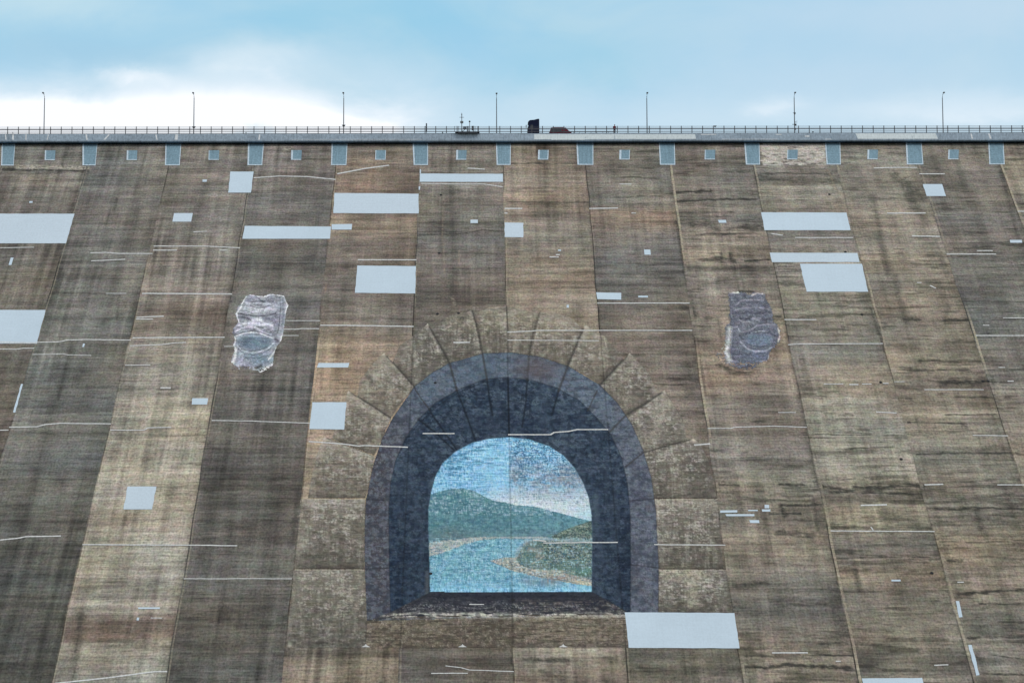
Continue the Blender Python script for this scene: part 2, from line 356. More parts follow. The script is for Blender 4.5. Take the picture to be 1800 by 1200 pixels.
ZT = {   # seen colour of each slab down the photograph (pixel row, sRGB)
 5: [(250, (112, 106, 96)), (320, (118, 111, 98)), (390, (98, 92, 82)), (480, (104, 97, 84)), (640, (100, 93, 81)), (750, (112, 99, 84)), (900, (95, 90, 78))],
 6: [(250, (104, 101, 93)), (400, (103, 98, 90)), (480, (106, 101, 90)), (600, (106, 104, 94)), (760, (101, 101, 93)), (950, (88, 88, 80)), (1060, (84, 84, 77)), (1200, (80, 79, 71))],
 7: [(250, (114, 107, 96)), (380, (115, 109, 99)), (440, (126, 117, 104)), (515, (124, 113, 101)), (545, (112, 98, 84)), (590, (124, 112, 97)), (650, (133, 123, 105)), (760, (142, 132, 112)), (960, (139, 131, 112)), (1070, (136, 126, 108)), (1090, (118, 100, 84)), (1120, (116, 99, 82)), (1128, (132, 125, 107)), (1200, (126, 119, 102))],
 8: [(250, (114, 106, 97)), (400, (105, 99, 91)), (425, (100, 94, 86)), (520, (103, 98, 90)), (640, (106, 99, 90)), (760, (101, 95, 87)), (900, (99, 94, 85)), (1020, (101, 96, 86)), (1200, (97, 94, 84))],
 9: [(250, (124, 109, 92)), (320, (120, 103, 88)), (375, (124, 106, 88)), (400, (136, 116, 92)), (430, (112, 99, 87)), (520, (118, 104, 90)), (570, (121, 108, 93)), (600, (140, 119, 96)), (700, (146, 121, 95)), (760, (150, 128, 102)), (860, (142, 124, 98)), (1130, (112, 102, 86)), (1160, (126, 114, 93)), (1200, (122, 108, 89))],
 10: [(250, (113, 104, 94)), (340, (118, 110, 98)), (420, (104, 98, 88)), (470, (110, 101, 91)), (520, (98, 90, 82)), (600, (112, 104, 90)), (1135, (104, 96, 84)), (1155, (94, 88, 79)), (1200, (106, 96, 82))],
 11: [(250, (136, 121, 100)), (285, (120, 106, 88)), (310, (136, 116, 93)), (380, (128, 112, 93)), (420, (134, 120, 99)), (500, (130, 113, 92)), (540, (138, 121, 98)), (1140, (136, 122, 98)), (1200, (120, 103, 86))],
 12: [(250, (112, 105, 92)), (360, (116, 108, 95)), (374, (128, 105, 86)), (392, (130, 108, 88)), (410, (114, 105, 94)), (470, (110, 105, 96)), (560, (114, 103, 91)), (650, (120, 107, 92)), (760, (118, 104, 88)), (1140, (102, 95, 82)), (1165, (112, 106, 88)), (1200, (116, 106, 90))],
 13: [(250, (117, 107, 93)), (330, (112, 105, 94)), (352, (110, 104, 92)), (370, (128, 114, 98)), (385, (110, 103, 92)), (410, (134, 121, 102)), (450, (132, 118, 98)), (470, (112, 104, 92)), (540, (130, 116, 98)), (600, (134, 118, 98)), (660, (140, 118, 97)), (720, (124, 111, 95)), (800, (122, 112, 98)), (850, (130, 120, 100)), (890, (120, 109, 91)), (960, (128, 117, 97)), (1010, (122, 112, 94)), (1060, (106, 99, 88)), (1140, (122, 113, 98)), (1200, (124, 113, 95))],
 14: [(250, (140, 130, 115)), (292, (130, 120, 104)), (310, (104, 99, 90)), (330, (132, 124, 104)), (370, (128, 117, 98)), (410, (110, 103, 94)), (440, (124, 114, 99)), (520, (130, 121, 101)), (600, (120, 113, 99)), (660, (132, 121, 102)), (740, (130, 123, 104)), (820, (132, 125, 107)), (850, (126, 120, 100)), (865, (100, 95, 82)), (900, (126, 118, 96)), (960, (108, 100, 86)), (1010, (134, 118, 94)), (1050, (112, 106, 91)), (1120, (120, 112, 94)), (1150, (104, 99, 86)), (1200, (116, 109, 94))],
 15: [(250, (122, 113, 96)), (320, (124, 115, 96)), (400, (128, 117, 99)), (480, (130, 120, 100)), (560, (128, 116, 98)), (640, (132, 121, 99)), (680, (118, 108, 93)), (720, (132, 122, 103)), (800, (128, 118, 98)), (860, (118, 110, 95)), (930, (126, 116, 94)), (1000, (134, 119, 96)), (1040, (128, 114, 92)), (1080, (118, 111, 95)), (1200, (124, 114, 95))],
 16: [(250, (120, 109, 92)), (300, (112, 104, 92)), (400, (110, 104, 94)), (560, (106, 104, 95)), (640, (116, 109, 97)), (720, (124, 115, 97)), (800, (128, 116, 98)), (860, (124, 113, 96)), (960, (130, 116, 96)), (1060, (118, 110, 95)), (1200, (120, 112, 92))],
 17: [(250, (122, 110, 92)), (340, (130, 120, 100)), (480, (112, 107, 96)), (700, (118, 112, 100)), (900, (112, 108, 98)), (1200, (118, 110, 95))],
}
def slab_rgb(k, u, v, px, py):
    k0, k = k, k+1
    tb = ZT.get(k) or ZT[[6, 10, 8, 7, 12][k % 5]]
    ys = [t[0] for t in tb]; cs = np.array([t[1] for t in tb], float)
    lum = cs @ np.array([.30, .59, .11]); cs = lin(np.clip((lum[:, None] + (cs-lum[:, None])*0.60)*1.03, 0, 255))
    pyw = py + 14*(fbm(u*0.15, v*0.05, k+3)-0.5)
    col = np.stack([np.interp(pyw, ys, cs[:, i]) for i in range(3)], -1)
    # lifts, long drips, cloudy dirt; every slab its own
    b1 = fbm(u*0.03, v*0.55, k*5+1, 4); b2 = fbm(u*0.45, v*0.015, k*5+2, 4); b3 = fbm(u*0.16, v*0.11, k*5+3, 4)
    left = 1.0 if k < 9 else 0.55
    md = fbm(u*0.5, v*0.55, k*5+9, 4)-0.5; hs = fbm(u*0.09, v*1.6, k*5+11, 3)-0.5
    sl = u+0.6*(vnoise(v*0.03, u*0, k+70)-0.5)
    st = fbm(sl*1.5, v*0.022, k*5+13, 3)-0.5; stm = np.clip(fbm(u*0.10, v*0.035, k*5+14, 3)*2.6-0.75, 0, 1)
    pd = np.clip((fbm(sl*2.4, v*0.05, k*5+15, 2)-0.66)/0.12, 0, 1)*stm
    f = 1 + 0.62*(b1-0.5) + 0.75*left*(b2-0.5) + 0.60*(b3-0.5) + 0.42*md + 0.55*hs + (1.05 if k < 12 else 0.6)*st*stm + 0.16*pd
    tint = fbm(u*0.4, v*0.25, k*3+77, 3)-0.5
    warm = fbm(u*0.09+7, v*0.12, k*7+5, 3)-0.5
    col = col*f[..., None]*np.stack([1+0.20*warm+0.10*tint, 1+0.04*warm-0.05*tint, 1-0.16*warm+0.03*tint], -1)
    col = np.clip(col, 0.006, 0.6); L_ = col.mean(-1, keepdims=True); g_ = 0.135; col = col*(np.clip(L_/g_, .1, 5)**0.26)
    # darker dirt gathered beside the joint, in patches
    uu = u-JU[k0]; w = JU[k0+1]-u
    e = np.exp(-uu/0.9)*(vnoise(v*0.12, u*0, k+40) > 0.5)*0.14 + np.exp(-w/1.0)*vnoise(v*0.1, u*0, k+60)*0.30
    col = col*(1-e)[..., None]
    # lift lines
    for q in range(9):
        vv = 6+q*22+7*math.sin(k*3.1+q*1.7)
        ln = np.exp(-((v-vv-0.25*np.sin(u*0.4+k))/0.22)**2)*(vnoise(u*0.3, v*0, k+q*3) > 0.35)
        col = col*(1-0.30*ln)[..., None]
    if k >= 12:      # short horizontal mould streaks of the right half
        n = fbm(u*0.20, v*1.3, k*9+3, 4); dens = fbm(u*0.05, v*0.07, k*9+8, 3)
        thr = 0.74-0.20*np.clip((dens-0.42)*3, 0, 1) - (0.03 if k >= 13 else -0.02)
        m = np.clip((n-thr)/0.05, 0, 1)*0.75
        over_col = col*np.array([0.40, 0.41, 0.40]); col = col*(1-m[..., None]) + over_col*m[..., None]
    return col
DST = [ # mould and soot marks with a place of their own (px strokes): points, width, strength
 ([(1262, 640), (1290, 655), (1320, 655)], 8, .45), ([(1262, 560), (1268, 600)], 6, .3), ([(1300, 512), (1325, 513)], 3, .6), ([(1352, 556), (1372, 555)], 4, .5), ([(1240, 558), (1262, 560)], 4, .3),
 ([(1186, 338), (1215, 337), (1250, 336)], 4, .6), ([(1186, 354), (1230, 352), (1275, 350), (1332, 351)], 3, .7), ([(1190, 374), (1290, 373)], 1.5, .5),
 ([(1190, 381), (1285, 380)], 1.5, .5), ([(1190, 391), (1250, 396), (1262, 402)], 10, .35), ([(1300, 398), (1342, 400)], 7, .5), ([(1225, 412), (1292, 412)], 3, .55),
 ([(1230, 457), (1270, 455)], 5, .5), ([(1255, 452), (1292, 458)], 6, .45), ([(1310, 459), (1352, 456)], 3, .8), ([(1268, 445), (1269, 460)], 5, .5), ([(1284, 444), (1284, 458)], 4, .5),
 ([(1210, 470), (1350, 474)], 8, .25), ([(1345, 304), (1462, 306)], 2, .5), ([(1330, 313), (1470, 318)], 7, .3),
 ([(1318, 741), (1345, 740)], 3, .5), ([(1310, 803), (1430, 820)], 22, .22), ([(1262, 852), (1300, 853)], 3, .6), ([(1370, 851), (1412, 852)], 4, .6),
 ([(1372, 887), (1415, 888), (1444, 886)], 3, .8), ([(1352, 903), (1408, 902)], 2.5, .7), ([(1372, 890), (1380, 905)], 8, .5), ([(1365, 935), (1430, 940)], 8, .4), ([(1430, 880), (1438, 930)], 9, .3),
 ([(1310, 1171), (1350, 1172), (1400, 1168), (1440, 1171), (1495, 1173)], 6, .8), ([(1310, 1152), (1480, 1151)], 2.5, .45), ([(1440, 1130), (1490, 1130)], 5, .4), ([(1440, 1150), (1500, 1152)], 2.5, .8), ([(1290, 1030), (1350, 1025)], 8, .4),
 ([(1440, 854), (1500, 862), (1460, 865)], 4, .6), ([(1500, 856), (1625, 853)], 4, .65), ([(1515, 866), (1625, 868)], 2.5, .7), ([(1525, 858), (1550, 859)], 7, .5), ([(1486, 789), (1520, 787), (1572, 785)], 2, .7),
 ([(1400, 765), (1440, 763), (1500, 764), (1600, 766)], 1.0, .7), ([(1475, 980), (1560, 979), (1655, 979)], 1.0, .8), ([(1465, 1040), (1478, 1120)], 24, .22), ([(1503, 1002), (1510, 1035)], 9, .35),
 ([(1545, 568), (1560, 569)], 3, .5), ([(1588, 562), (1618, 562)], 4, .6), ([(1660, 563), (1702, 562)], 3, .6), ([(1616, 634), (1650, 633)], 6, .5), ([(1600, 651), (1640, 652)], 6, .45), ([(1650, 650), (1705, 650)], 4, .45),
 ([(1655, 674), (1690, 672), (1742, 671)], 9, .5), ([(1590, 741), (1600, 742)], 3, .6), ([(1660, 729), (1752, 728)], 2, .55), ([(1604, 742), (1700, 744)], 2, .5), ([(1690, 745), (1700, 752)], 4, .4), ([(1605, 798), (1690, 796), (1788, 796)], 3, .45),
 ([(1642, 894), (1680, 896), (1710, 892), (1800, 895)], 3, .65), ([(1715, 900), (1725, 930)], 10, .35), ([(1690, 905), (1800, 925)], 12, .22), ([(1650, 951), (1720, 953), (1800, 949)], 1.3, .7), ([(1684, 1044), (1735, 1040), (1800, 1036)], 4, .65), ([(1700, 1120), (1800, 1118)], 4, .5),
 ([(1665, 985), (1690, 984)], 4, .5), ([(1757, 980), (1795, 982)], 9, .3), ([(1722, 1060), (1800, 1062)], 3, .5), ([(1718, 1150), (1730, 1175)], 12, .3), ([(1740, 1150), (1800, 1158)], 2.5, .5), ([(1730, 1183), (1800, 1186)], 3, .45),
 ([(1552, 900), (1625, 935)], 18, .2), ([(1645, 1060), (1665, 1065)], 12, .2), ([(1570, 310), (1620, 345)], 14, .35), ([(1598, 340), (1630, 395)], 12, .3), ([(1535, 350), (1560, 480)], 11, .28), ([(1640, 430), (1665, 480)], 13, .25), ([(1625, 480), (1640, 500)], 13, .2), ([(1760, 300), (1790, 420)], 7, .25),
 ([(1573, 490), (1592, 565)], 10, .3), ([(1660, 560), (1668, 540)], 6, .2), ([(890, 287), (1032, 288)], 2, .45), ([(892, 355), (1035, 356)], 1.2, .5), ([(735, 413), (812, 411), (850, 404), (884, 407)], 1.3, .6), ([(740, 444), (880, 446)], 2, .3),
 ([(890, 1158), (1000, 1160)], 6, .3), ([(940, 1160), (1000, 1158), (998, 1168)], 5, .45), ([(950, 1180), (990, 1192)], 10, .35), ([(1042, 1155), (1085, 1157)], 6, .3), ([(1060, 1190), (1068, 1198)], 10, .35),
 ([(1198, 1160), (1201, 1200)], 2, .5), ([(5, 298), (155, 300)], 3, .6), ([(200, 372), (205, 350)], 4, .4), ([(186, 395), (193, 370)], 3, .3), ([(245, 370), (228, 440)], 12, .2), ([(560, 600), (545, 760)], 9, .22), ([(395, 640), (410, 1000)], 12, .15), ([(80, 1060), (68, 1200)], 14, .22), ([(50, 1110), (40, 1200)], 10, .22),
 ([(120, 490), (85, 590)], 7, .25), ([(108, 480), (100, 510)], 10, .3), ([(210, 520), (205, 560)], 5, .3), ([(108, 680), (102, 700)], 3, .5), ([(142, 1080), (128, 1200)], 11, .35), ([(340, 430), (335, 480)], 9, .1), ([(375, 850), (360, 1000)], 20, .2), ([(480, 750), (470, 1000)], 25, .12),
 ([(530, 830), (512, 960)], 5, .3), ([(1228, 620), (1240, 690)], 5, .35), ([(1188, 390), (1225, 610)], 3, .35), ([(1206, 540), (1222, 552)], 10, .5), ([(1250, 780), (1262, 860)], 6, .35), ([(1425, 780), (1438, 850)], 7, .35), ([(1530, 540), (1556, 620)], 4, .4), ([(1600, 700), (1618, 760)], 5, .2)]
LST = [ # pale wear: points, width, rgb, strength
 ([(30, 294), (100, 294), (155, 295)], 6, (188, 182, 168), .75), ([(600, 284), (700, 286), (725, 284)], 1.5, (165, 150, 130), .6), ([(1340, 262), (1448, 262)], 16, (190, 180, 168), .75), ([(1345, 280), (1452, 281)], 10, (184, 172, 160), .6),
 ([(1340, 283), (1353, 283)], 5, (196, 188, 178), .8), ([(1262, 290), (1262, 291)], 2, (180, 170, 150), .3), ([(502, 262), (512, 260)], 6, (180, 172, 155), .8), ([(795, 520), (798, 535)], 5, (150, 142, 128), .7),
 ([(780, 350), (778, 420), (782, 480)], 2.5, (150, 138, 118), .55), ([(806, 440), (808, 480)], 2, (140, 128, 108), .5), ([(960, 332), (970, 332)], 4, (160, 148, 132), .6), ([(640, 330), (655, 300)], 14, (140, 108, 84), .3), ([(620, 262), (622, 300)], 2, (150, 136, 110), .3),
 ([(1602, 455), (1606, 470)], 1.5, (160, 150, 132), .6), ([(1618, 453), (1626, 478)], 1.5, (160, 150, 132), .6), ([(1630, 452), (1635, 468)], 1, (160, 150, 132), .6), ([(1661, 260), (1680, 330), (1700, 400)], 2, (142, 132, 112), .4), ([(1455, 297), (1468, 330), (1482, 345)], 3, (160, 146, 124), .45),
 ([(1772, 330), (1800, 392)], 4, (160, 146, 122), .5), ([(1084, 375), (1085, 395), (1086, 410)], 2, (150, 135, 115), .5), ([(55, 300), (52, 252), (62, 262)], 1, (150, 145, 132), .5), ([(275, 1010), (292, 970)], 2, (150, 144, 124), .2),
 ([(575, 490), (560, 575)], 1.2, (150, 130, 104), .5), ([(732, 1040), (733, 1140)], 2, (140, 130, 110), .1), ([(1458, 800), (1462, 830)], 2, (144, 134, 112), .3), ([(848, 350), (846, 400)], 2, (138, 126, 108), .35), ([(165, 300), (210, 299)], 1, (140, 134, 120), .5)]
def paint_marks(col, px, py):
    for pts, w, a in DST:
        x0 = min(p[0] for p in pts)-2*w-4; x1 = max(p[0] for p in pts)+2*w+4; y0 = min(p[1] for p in pts)-2*w-4; y1 = max(p[1] for p in pts)+2*w+4
        k = (px > x0) & (px < x1) & (py > y0) & (py < y1)
        if not k.any(): continue
        X = px[k]; Y = py[k]
        wob = (fbm(X*0.09, Y*0.25, int(pts[0][0]), 3)-0.5)
        d = segdist(X, Y+wob*w*1.3, pts); hw = w/2*(0.5+1.0*vnoise(X*0.11, Y*0.05, int(w*7)+5)); s = max(w*0.35, 0.45)
        m = np.clip((hw+s-d)/(2*s), 0, 1)*a*np.clip(0.1+1.8*fbm(X*0.22, Y*0.8, 91, 3), 0, 1.3)*1.6
        c = col[k]; m = np.clip(m, 0, .92)[:, None]; col[k] = c*(1-m) + np.array([.030, .030, .026])*m
    k = inpoly(px, py, [(1337, 253), (1449, 253), (1454, 290), (1341, 291)])
    if k.any():
        n = fbm(px[k]*.10, py[k]*.55, 202, 4); c = col[k]; over(c, np.clip((n-.44)/.05, 0, 1)*.8, (184, 180, 174)); over(c, np.clip((.42-n)/.05, 0, 1)*.5, (70, 68, 66)); col[k] = c
    for pts, w, rgb, a in LST:
        k = segdist(px, py, pts) < 3*w+3
        if not k.any(): continue
        X = px[k]; Y = py[k]; d = segdist(X, Y, pts); s = max(w*.4, .4)
        m = np.clip((w/2+s-d)/(2*s), 0, 1)*a*np.clip(fbm(X*.30, Y*.9, 33, 3)*4.2-1.45, 0, 1)
        c = col[k]; over(c, m, rgb); col[k] = c

# ---------------------------------------------------------------- the dam
dam = empty('dam', (0, 0, 0), 'huge sloping concrete dam face of tall slabs patched with pale grey rectangles', 'dam')
slabs = []
for k in range(len(JU)-1):
    u0, u1 = JU[k]+0.02, JU[k+1]-0.02
    vis = 5 <= k <= 16 or k in (4, 17)
    nu = 58 if vis else 12; nv = 780 if vis else 120
    U, V = np.meshgrid(np.linspace(u0, u1, nu), np.linspace(V0, V1, nv))
    PX, PY = proj(U, V)
    col = slab_rgb(k, U, V, PX, PY); paint_marks(col, PX, PY)
    slabs.append(link('face_slab', grid_mesh('face_slab', U, V, 0.0, col), M_conc, dam))
def slab_at(u):
    for k in range(len(JU)-1):
        if JU[k] <= u < JU[k+1]: return slabs[k]
    return slabs[0]
# joint strips: dark gap and, on the right half, a pale mortar edge
for k in range(1, len(JU)-1):
    off = 0.024
    us = np.array([JU[k]-0.16, JU[k]-0.03, JU[k]+0.05, JU[k]+(0.36 if k >= 12 else 0.22)]); vs = np.linspace(V0, V1, 420)
    U, V = np.meshgrid(us, vs); U = U + ((vnoise(V*0.12, V*0, k)-0.5)*0.22)
    PX, PY = proj(U, V)
    light = np.clip((vnoise(V*0.05, V*0, k+9)-0.30)*2.5, 0, 1)*(0.85 if k >= 12 else 0.30)
    base = slab_rgb(k, np.full_like(U, JU[k]+0.5), V, PX, PY)
    col = base*0.75; dk = np.clip(vnoise(V*0.07, V*0, k+19)*1.8-0.3, 0, 1)
    col[:, 0] = base[:, 0]*(1-0.55*dk[:, :1]); col[:, 1] = base[:, 1]*(1-0.65*dk[:, :1])
    lm = light[:, 2:, None]; col[:, 2:] = base[:, 2:]*(1-lm) + lin((158, 150, 132))*lm
    inm = (PY > 540) & (PY < 1138) & (k in (9, 10, 11))
    col[inm] *= 0.62
    o = link('joint_seam', grid_mesh('joint_seam', U, V, off, col), M_conc, dam)
QX = lambda pts: [uv(*p) for p in pts]
PATCH = [
 [(-60, 376), (131, 376), (116, 428), (-60, 428)], [(-60, 545), (80, 545), (65, 604), (-60, 604)], [(405, 302), (446, 302), (441, 339), (401, 339)],
 [(306, 375), (339, 375), (336, 390), (303, 390)], [(430, 397.5), (582, 398.5), (580, 420), (426, 420)], [(583, 394.5), (619, 394), (618, 404), (583, 404)],
 [(588, 339.5), (736, 341), (736, 375.5), (586, 375)], [(738, 305.5), (884, 306), (884, 320), (738, 320)], [(628, 467), (731, 468), (730, 516), (624, 515)],
 [(887, 391.5), (920, 392), (920, 417.5), (887, 417)], [(1048, 514), (1092, 515), (1092, 527), (1050, 526)], [(1338, 373.5), (1488, 374), (1495, 405), (1344, 405)],
 [(1353, 444.5), (1507, 445), (1511, 461), (1357, 461)], [(1406, 464), (1515, 464), (1526, 513), (1418, 513)], [(1622, 324), (1656, 324), (1663, 345), (1629, 345)],
 [(224, 855), (275, 855), (267, 895), (217, 895)], [(338, 700), (366, 700), (364, 711), (337, 711)], [(549, 707), (609, 707), (605, 755), (544, 754)],
 [(560, 638), (614, 638), (612, 646), (557, 646)], [(1098, 1076), (1291, 1077), (1300, 1139), (1105, 1138)], [(1515, 1192), (1621, 1191), (1628, 1225), (1523, 1225)],
 [(827, 386.5), (840, 386.5), (840, 392.5), (827, 392.5)], [(1132, 439), (1143, 439), (1144, 448), (1133, 448)], [(1262, 387), (1276, 387), (1277, 392), (1264, 392)],
 [(356, 316), (364, 316), (363, 320), (356, 320)], [(19, 453), (24, 453), (20, 466), (15, 466)], [(1122, 520), (1139, 520), (1139, 523), (1122, 523)],
 [(1344, 887), (1352, 887), (1352, 893), (1344, 893)], [(1339, 895), (1354, 895), (1354, 899), (1340, 899)], [(1266, 897), (1296, 896.5), (1296, 900.5), (1266, 901)],
 [(1275, 903.5), (1326, 903.5), (1326, 907), (1277, 907)], [(1315, 896), (1332, 896), (1332, 898), (1315, 898)], [(1317, 914), (1334, 914), (1335, 919), (1319, 919)],
 [(1775, 422), (1796, 422), (1797, 427), (1776, 427)], [(1680, 1056), (1686, 1056), (1692, 1084), (1686, 1085)], [(1702, 1133), (1708, 1133), (1722, 1186), (1716, 1187)],
 [(243, 1067), (281, 1067), (281, 1070), (243, 1070)], [(52, 354), (57.5, 354), (57, 357), (51, 357)], [(37, 675), (40.5, 675), (27, 725), (23, 725)],
 [(240.5, 1085), (245, 1085), (244, 1090), (240, 1090)], [(146, 604), (149.5, 604), (147.5, 610), (144.5, 610)], [(738, 298), (740, 298), (740, 305), (738, 305)],
 [(736, 328), (739, 328), (738, 334), (736, 334)], [(1567, 1018.5), (1583, 1018.5), (1583, 1021.5), (1567, 1021.5)], [(981, 439), (986, 439), (986, 441.5), (981, 441.5)], [(996, 536), (1000, 536), (1000, 541), (996, 541)]]
for i, q in enumerate(PATCH):
    P = QX(q); uc = sum(p[0] for p in P)/len(P)
    dense = []
    for a, b in zip(P, P[1:]+P[:1]):
        L = math.hypot(b[0]-a[0], b[1]-a[1]); n = max(2, int(L/1.2))
        for t in range(n):
            j = 0.05 if L > 4 and 0 < t else 0.0
            dense.append((a[0]+(b[0]-a[0])*t/n+random.uniform(-j, j), a[1]+(b[1]-a[1])*t/n+random.uniform(-j, j)))
    o = link('repair_patch', poly_mesh('repair_patch', dense, 0.040), M_patch if i % 3 else M_patch2, slab_at(uc))
CR = [
 ([(0, 436), (60, 435)], 1.3), ([(159, 445), (185, 444), (210, 446), (268, 446)], 1.6), ([(160, 459), (220, 456)], 1.6), ([(270, 433), (360, 433), (422, 436)], 1.6),
 ([(269, 440), (311, 440)], 1.8), ([(340, 408), (364, 407)], 1.3), ([(386, 440), (400, 440)], 1.5), ([(446, 313), (490, 310), (540, 311), (590, 316)], 1.7),
 ([(593, 306), (640, 297), (684, 291)], 2.0), ([(740, 323), (800, 324), (850, 324), (884, 329)], 1.5), ([(822, 296), (852, 298)], 1.8), ([(629, 457), (732, 457)], 2.0),
 ([(887, 367), (918, 367)], 2.2), ([(887, 375), (892, 375)], 2.0), ([(1036, 367), (1086, 366)], 2.0), ([(1089, 324), (1110, 324)], 1.6), ([(1110, 375), (1118, 375)], 1.6),
 ([(966, 452), (982, 452)], 2), ([(977, 448), (984, 448)], 2), ([(1050, 533), (1212, 533)], 1.8), ([(250, 516), (408, 517)], 2.2), ([(240, 558), (288, 556)], 2), ([(239, 561), (269, 561)], 1.8),
 ([(233, 594), (395, 593)], 2.0), ([(228, 608), (285, 606), (305, 603), (327, 602)], 1.6), ([(62, 602), (105, 601), (118, 598), (155, 597), (230, 598)], 1.7), ([(-20, 601), (62, 603)], 1.6),
 ([(0, 613.5), (30, 614), (40, 612.5), (60, 612.5)], 1.6), ([(57, 623), (90, 623), (110, 622), (120, 624), (160, 625)], 1.2), ([(186, 516), (222, 516)], 1.2), ([(220, 642), (264, 642)], 1.5), ([(282, 682), (300, 682)], 2.6),
 ([(16, 751), (65, 750), (80, 746), (105, 744), (195, 745)], 1.9), ([(194, 756), (253, 756), (260, 752), (301, 751)], 1.7), ([(0, 756), (15, 756)], 1.8), ([(0, 949), (30, 946), (45, 943), (107, 942)], 2.2),
 ([(145, 957), (333, 958), (417, 959)], 2.0), ([(323, 1017), (513, 1017)], 1.4), ([(96, 1201), (180, 1192), (235, 1185), (270, 1180), (294, 1180)], 2.6), ([(265, 1086), (285, 1086)], 1.6),
 ([(563, 572), (600, 572), (727, 574)], 2.1), ([(502, 564), (563, 564)], 1.2), ([(499, 579), (520, 579), (530, 578), (561, 578)], 1.6), ([(496, 590), (525, 590)], 1.3), ([(394, 609), (412, 609)], 1.2),
 ([(372, 739), (440, 740), (545, 744)], 1.5), ([(543, 776), (600, 780), (630, 784), (640, 783), (717, 786)], 2.0), ([(743, 762), (799, 762)], 2.0), ([(797, 602), (826, 602)], 2.2),
 ([(892, 584), (935, 582), (945, 581), (1217, 581)], 1.7), ([(892, 598), (1053, 599)], 1.3), ([(893, 764), (968, 764), (974, 760), (1000, 758), (1015, 755), (1069, 755)], 2.0), ([(1220, 782), (1248, 780)], 2.4),
 ([(1244, 753), (1285, 753), (1290, 751), (1360, 749), (1418, 751)], 1.5), ([(1368, 725), (1399, 725)], 1.3), ([(1385, 606), (1400, 605), (1552, 604)], 1.6), ([(1379, 562), (1435, 562)], 1.8),
 ([(1356, 411), (1376, 414)], 1.8), ([(1398, 418), (1499, 418)], 1.7), ([(1536, 296), (1570, 295), (1612, 295)], 1.7), ([(1616, 306), (1661, 306)], 1.7), ([(1559, 375), (1627, 375)], 2.0), ([(1603, 415), (1652, 416)], 2.2),
 ([(1664, 447), (1751, 447)], 1.8), ([(1717, 441), (1745, 441)], 1.7), ([(1789, 372), (1810, 372)], 1.8), ([(1612, 497), (1620, 497)], 1.4), ([(1635, 502), (1645, 507)], 1.4), ([(1715, 590), (1810, 590)], 1.8),
 ([(1763, 559), (1810, 559)], 1.5), ([(1728, 572), (1739, 572)], 1.5), ([(1755, 646), (1767, 646)], 1.4), ([(1771, 670), (1782, 670)], 2), ([(1448, 675), (1482, 675)], 1.4), ([(1493, 676), (1509, 676)], 2),
 ([(1515, 675), (1532, 675)], 1.5), ([(1552, 674), (1562, 674)], 1.8), ([(1572, 671), (1590, 671)], 1.2), ([(1625, 685), (1729, 685)], 1.4), ([(1540, 724), (1576, 726)], 1.8), ([(1710, 765), (1772, 766)], 1.5),
 ([(1625, 852), (1658, 851)], 2.4), ([(1753, 852), (1810, 852)], 1.8), ([(1513, 888), (1559, 887)], 2.6), ([(1460, 933), (1643, 934)], 1.8), ([(1531, 926), (1535, 932)], 2.6), ([(1150, 957), (1275, 958)], 1.8),
 ([(937, 949), (960, 951)], 2.0), ([(955, 954), (1086, 953)], 2.0), ([(1683, 1023), (1694, 1023)], 2), ([(1357, 1147), (1420, 1147)], 2.4), ([(1469, 1162), (1478, 1162)], 2), ([(1642, 1169), (1667, 1168)], 2),
 ([(758, 1183), (822, 1183)], 1.8), ([(783, 1170), (810, 1173), (825, 1177), (903, 1180)], 1.5), ([(825, 1062), (851, 1062)], 1.6)]
def flat_ribbon(name, pts, w, mat, parent, h=0.030, jag=0.03):
    P = QX(pts); dense = []
    for a, b in zip(P[:-1], P[1:]):
        L = math.hypot(b[0]-a[0], b[1]-a[1]); n = max(1, int(L/0.8))
        for t in range(n): dense.append((a[0]+(b[0]-a[0])*t/n, a[1]+(b[1]-a[1])*t/n+random.uniform(-jag, jag)))
    dense.append(P[-1])
    # width: photo pixels across the line -> metres
    x, y = pts[len(pts)//2]; dx = abs(pts[-1][0]-pts[0][0]); dy = abs(pts[-1][1]-pts[0][1])
    m = abs(uv(x, y+.5)[1]-uv(x, y-.5)[1]) if dx > dy else abs(uv(x+.5, y)[0]-uv(x-.5, y)[0])
    return link(name, ribbon_mesh(name, dense, w*m, h), mat, parent)
for pts, w in CR:
    flat_ribbon('crack_seal', pts, w*0.95, M_seal, slab_at(sum(uv(*p)[0] for p in (pts[0], pts[-1]))/2), h=0.046)
for (x, y) in [(775, 343), (772, 445), (769, 552), (806, 551), (765, 673), (1458, 342), (1486, 443), (1515, 553), (1548, 672), (1584, 807), (1638, 1007), (1737, 670), (1728, 670), (757, 1008), (902, 1054)]:
    u, v = uv(x, y); r = 0.20
    P = [(u+r*math.cos(a)*1.2, v+r*1.7*math.sin(a)) for a in [i*math.pi/5 for i in range(10)]]
    link('drain_hole', poly_mesh('drain_hole', P, 0.05), M_dark, slab_at(u))

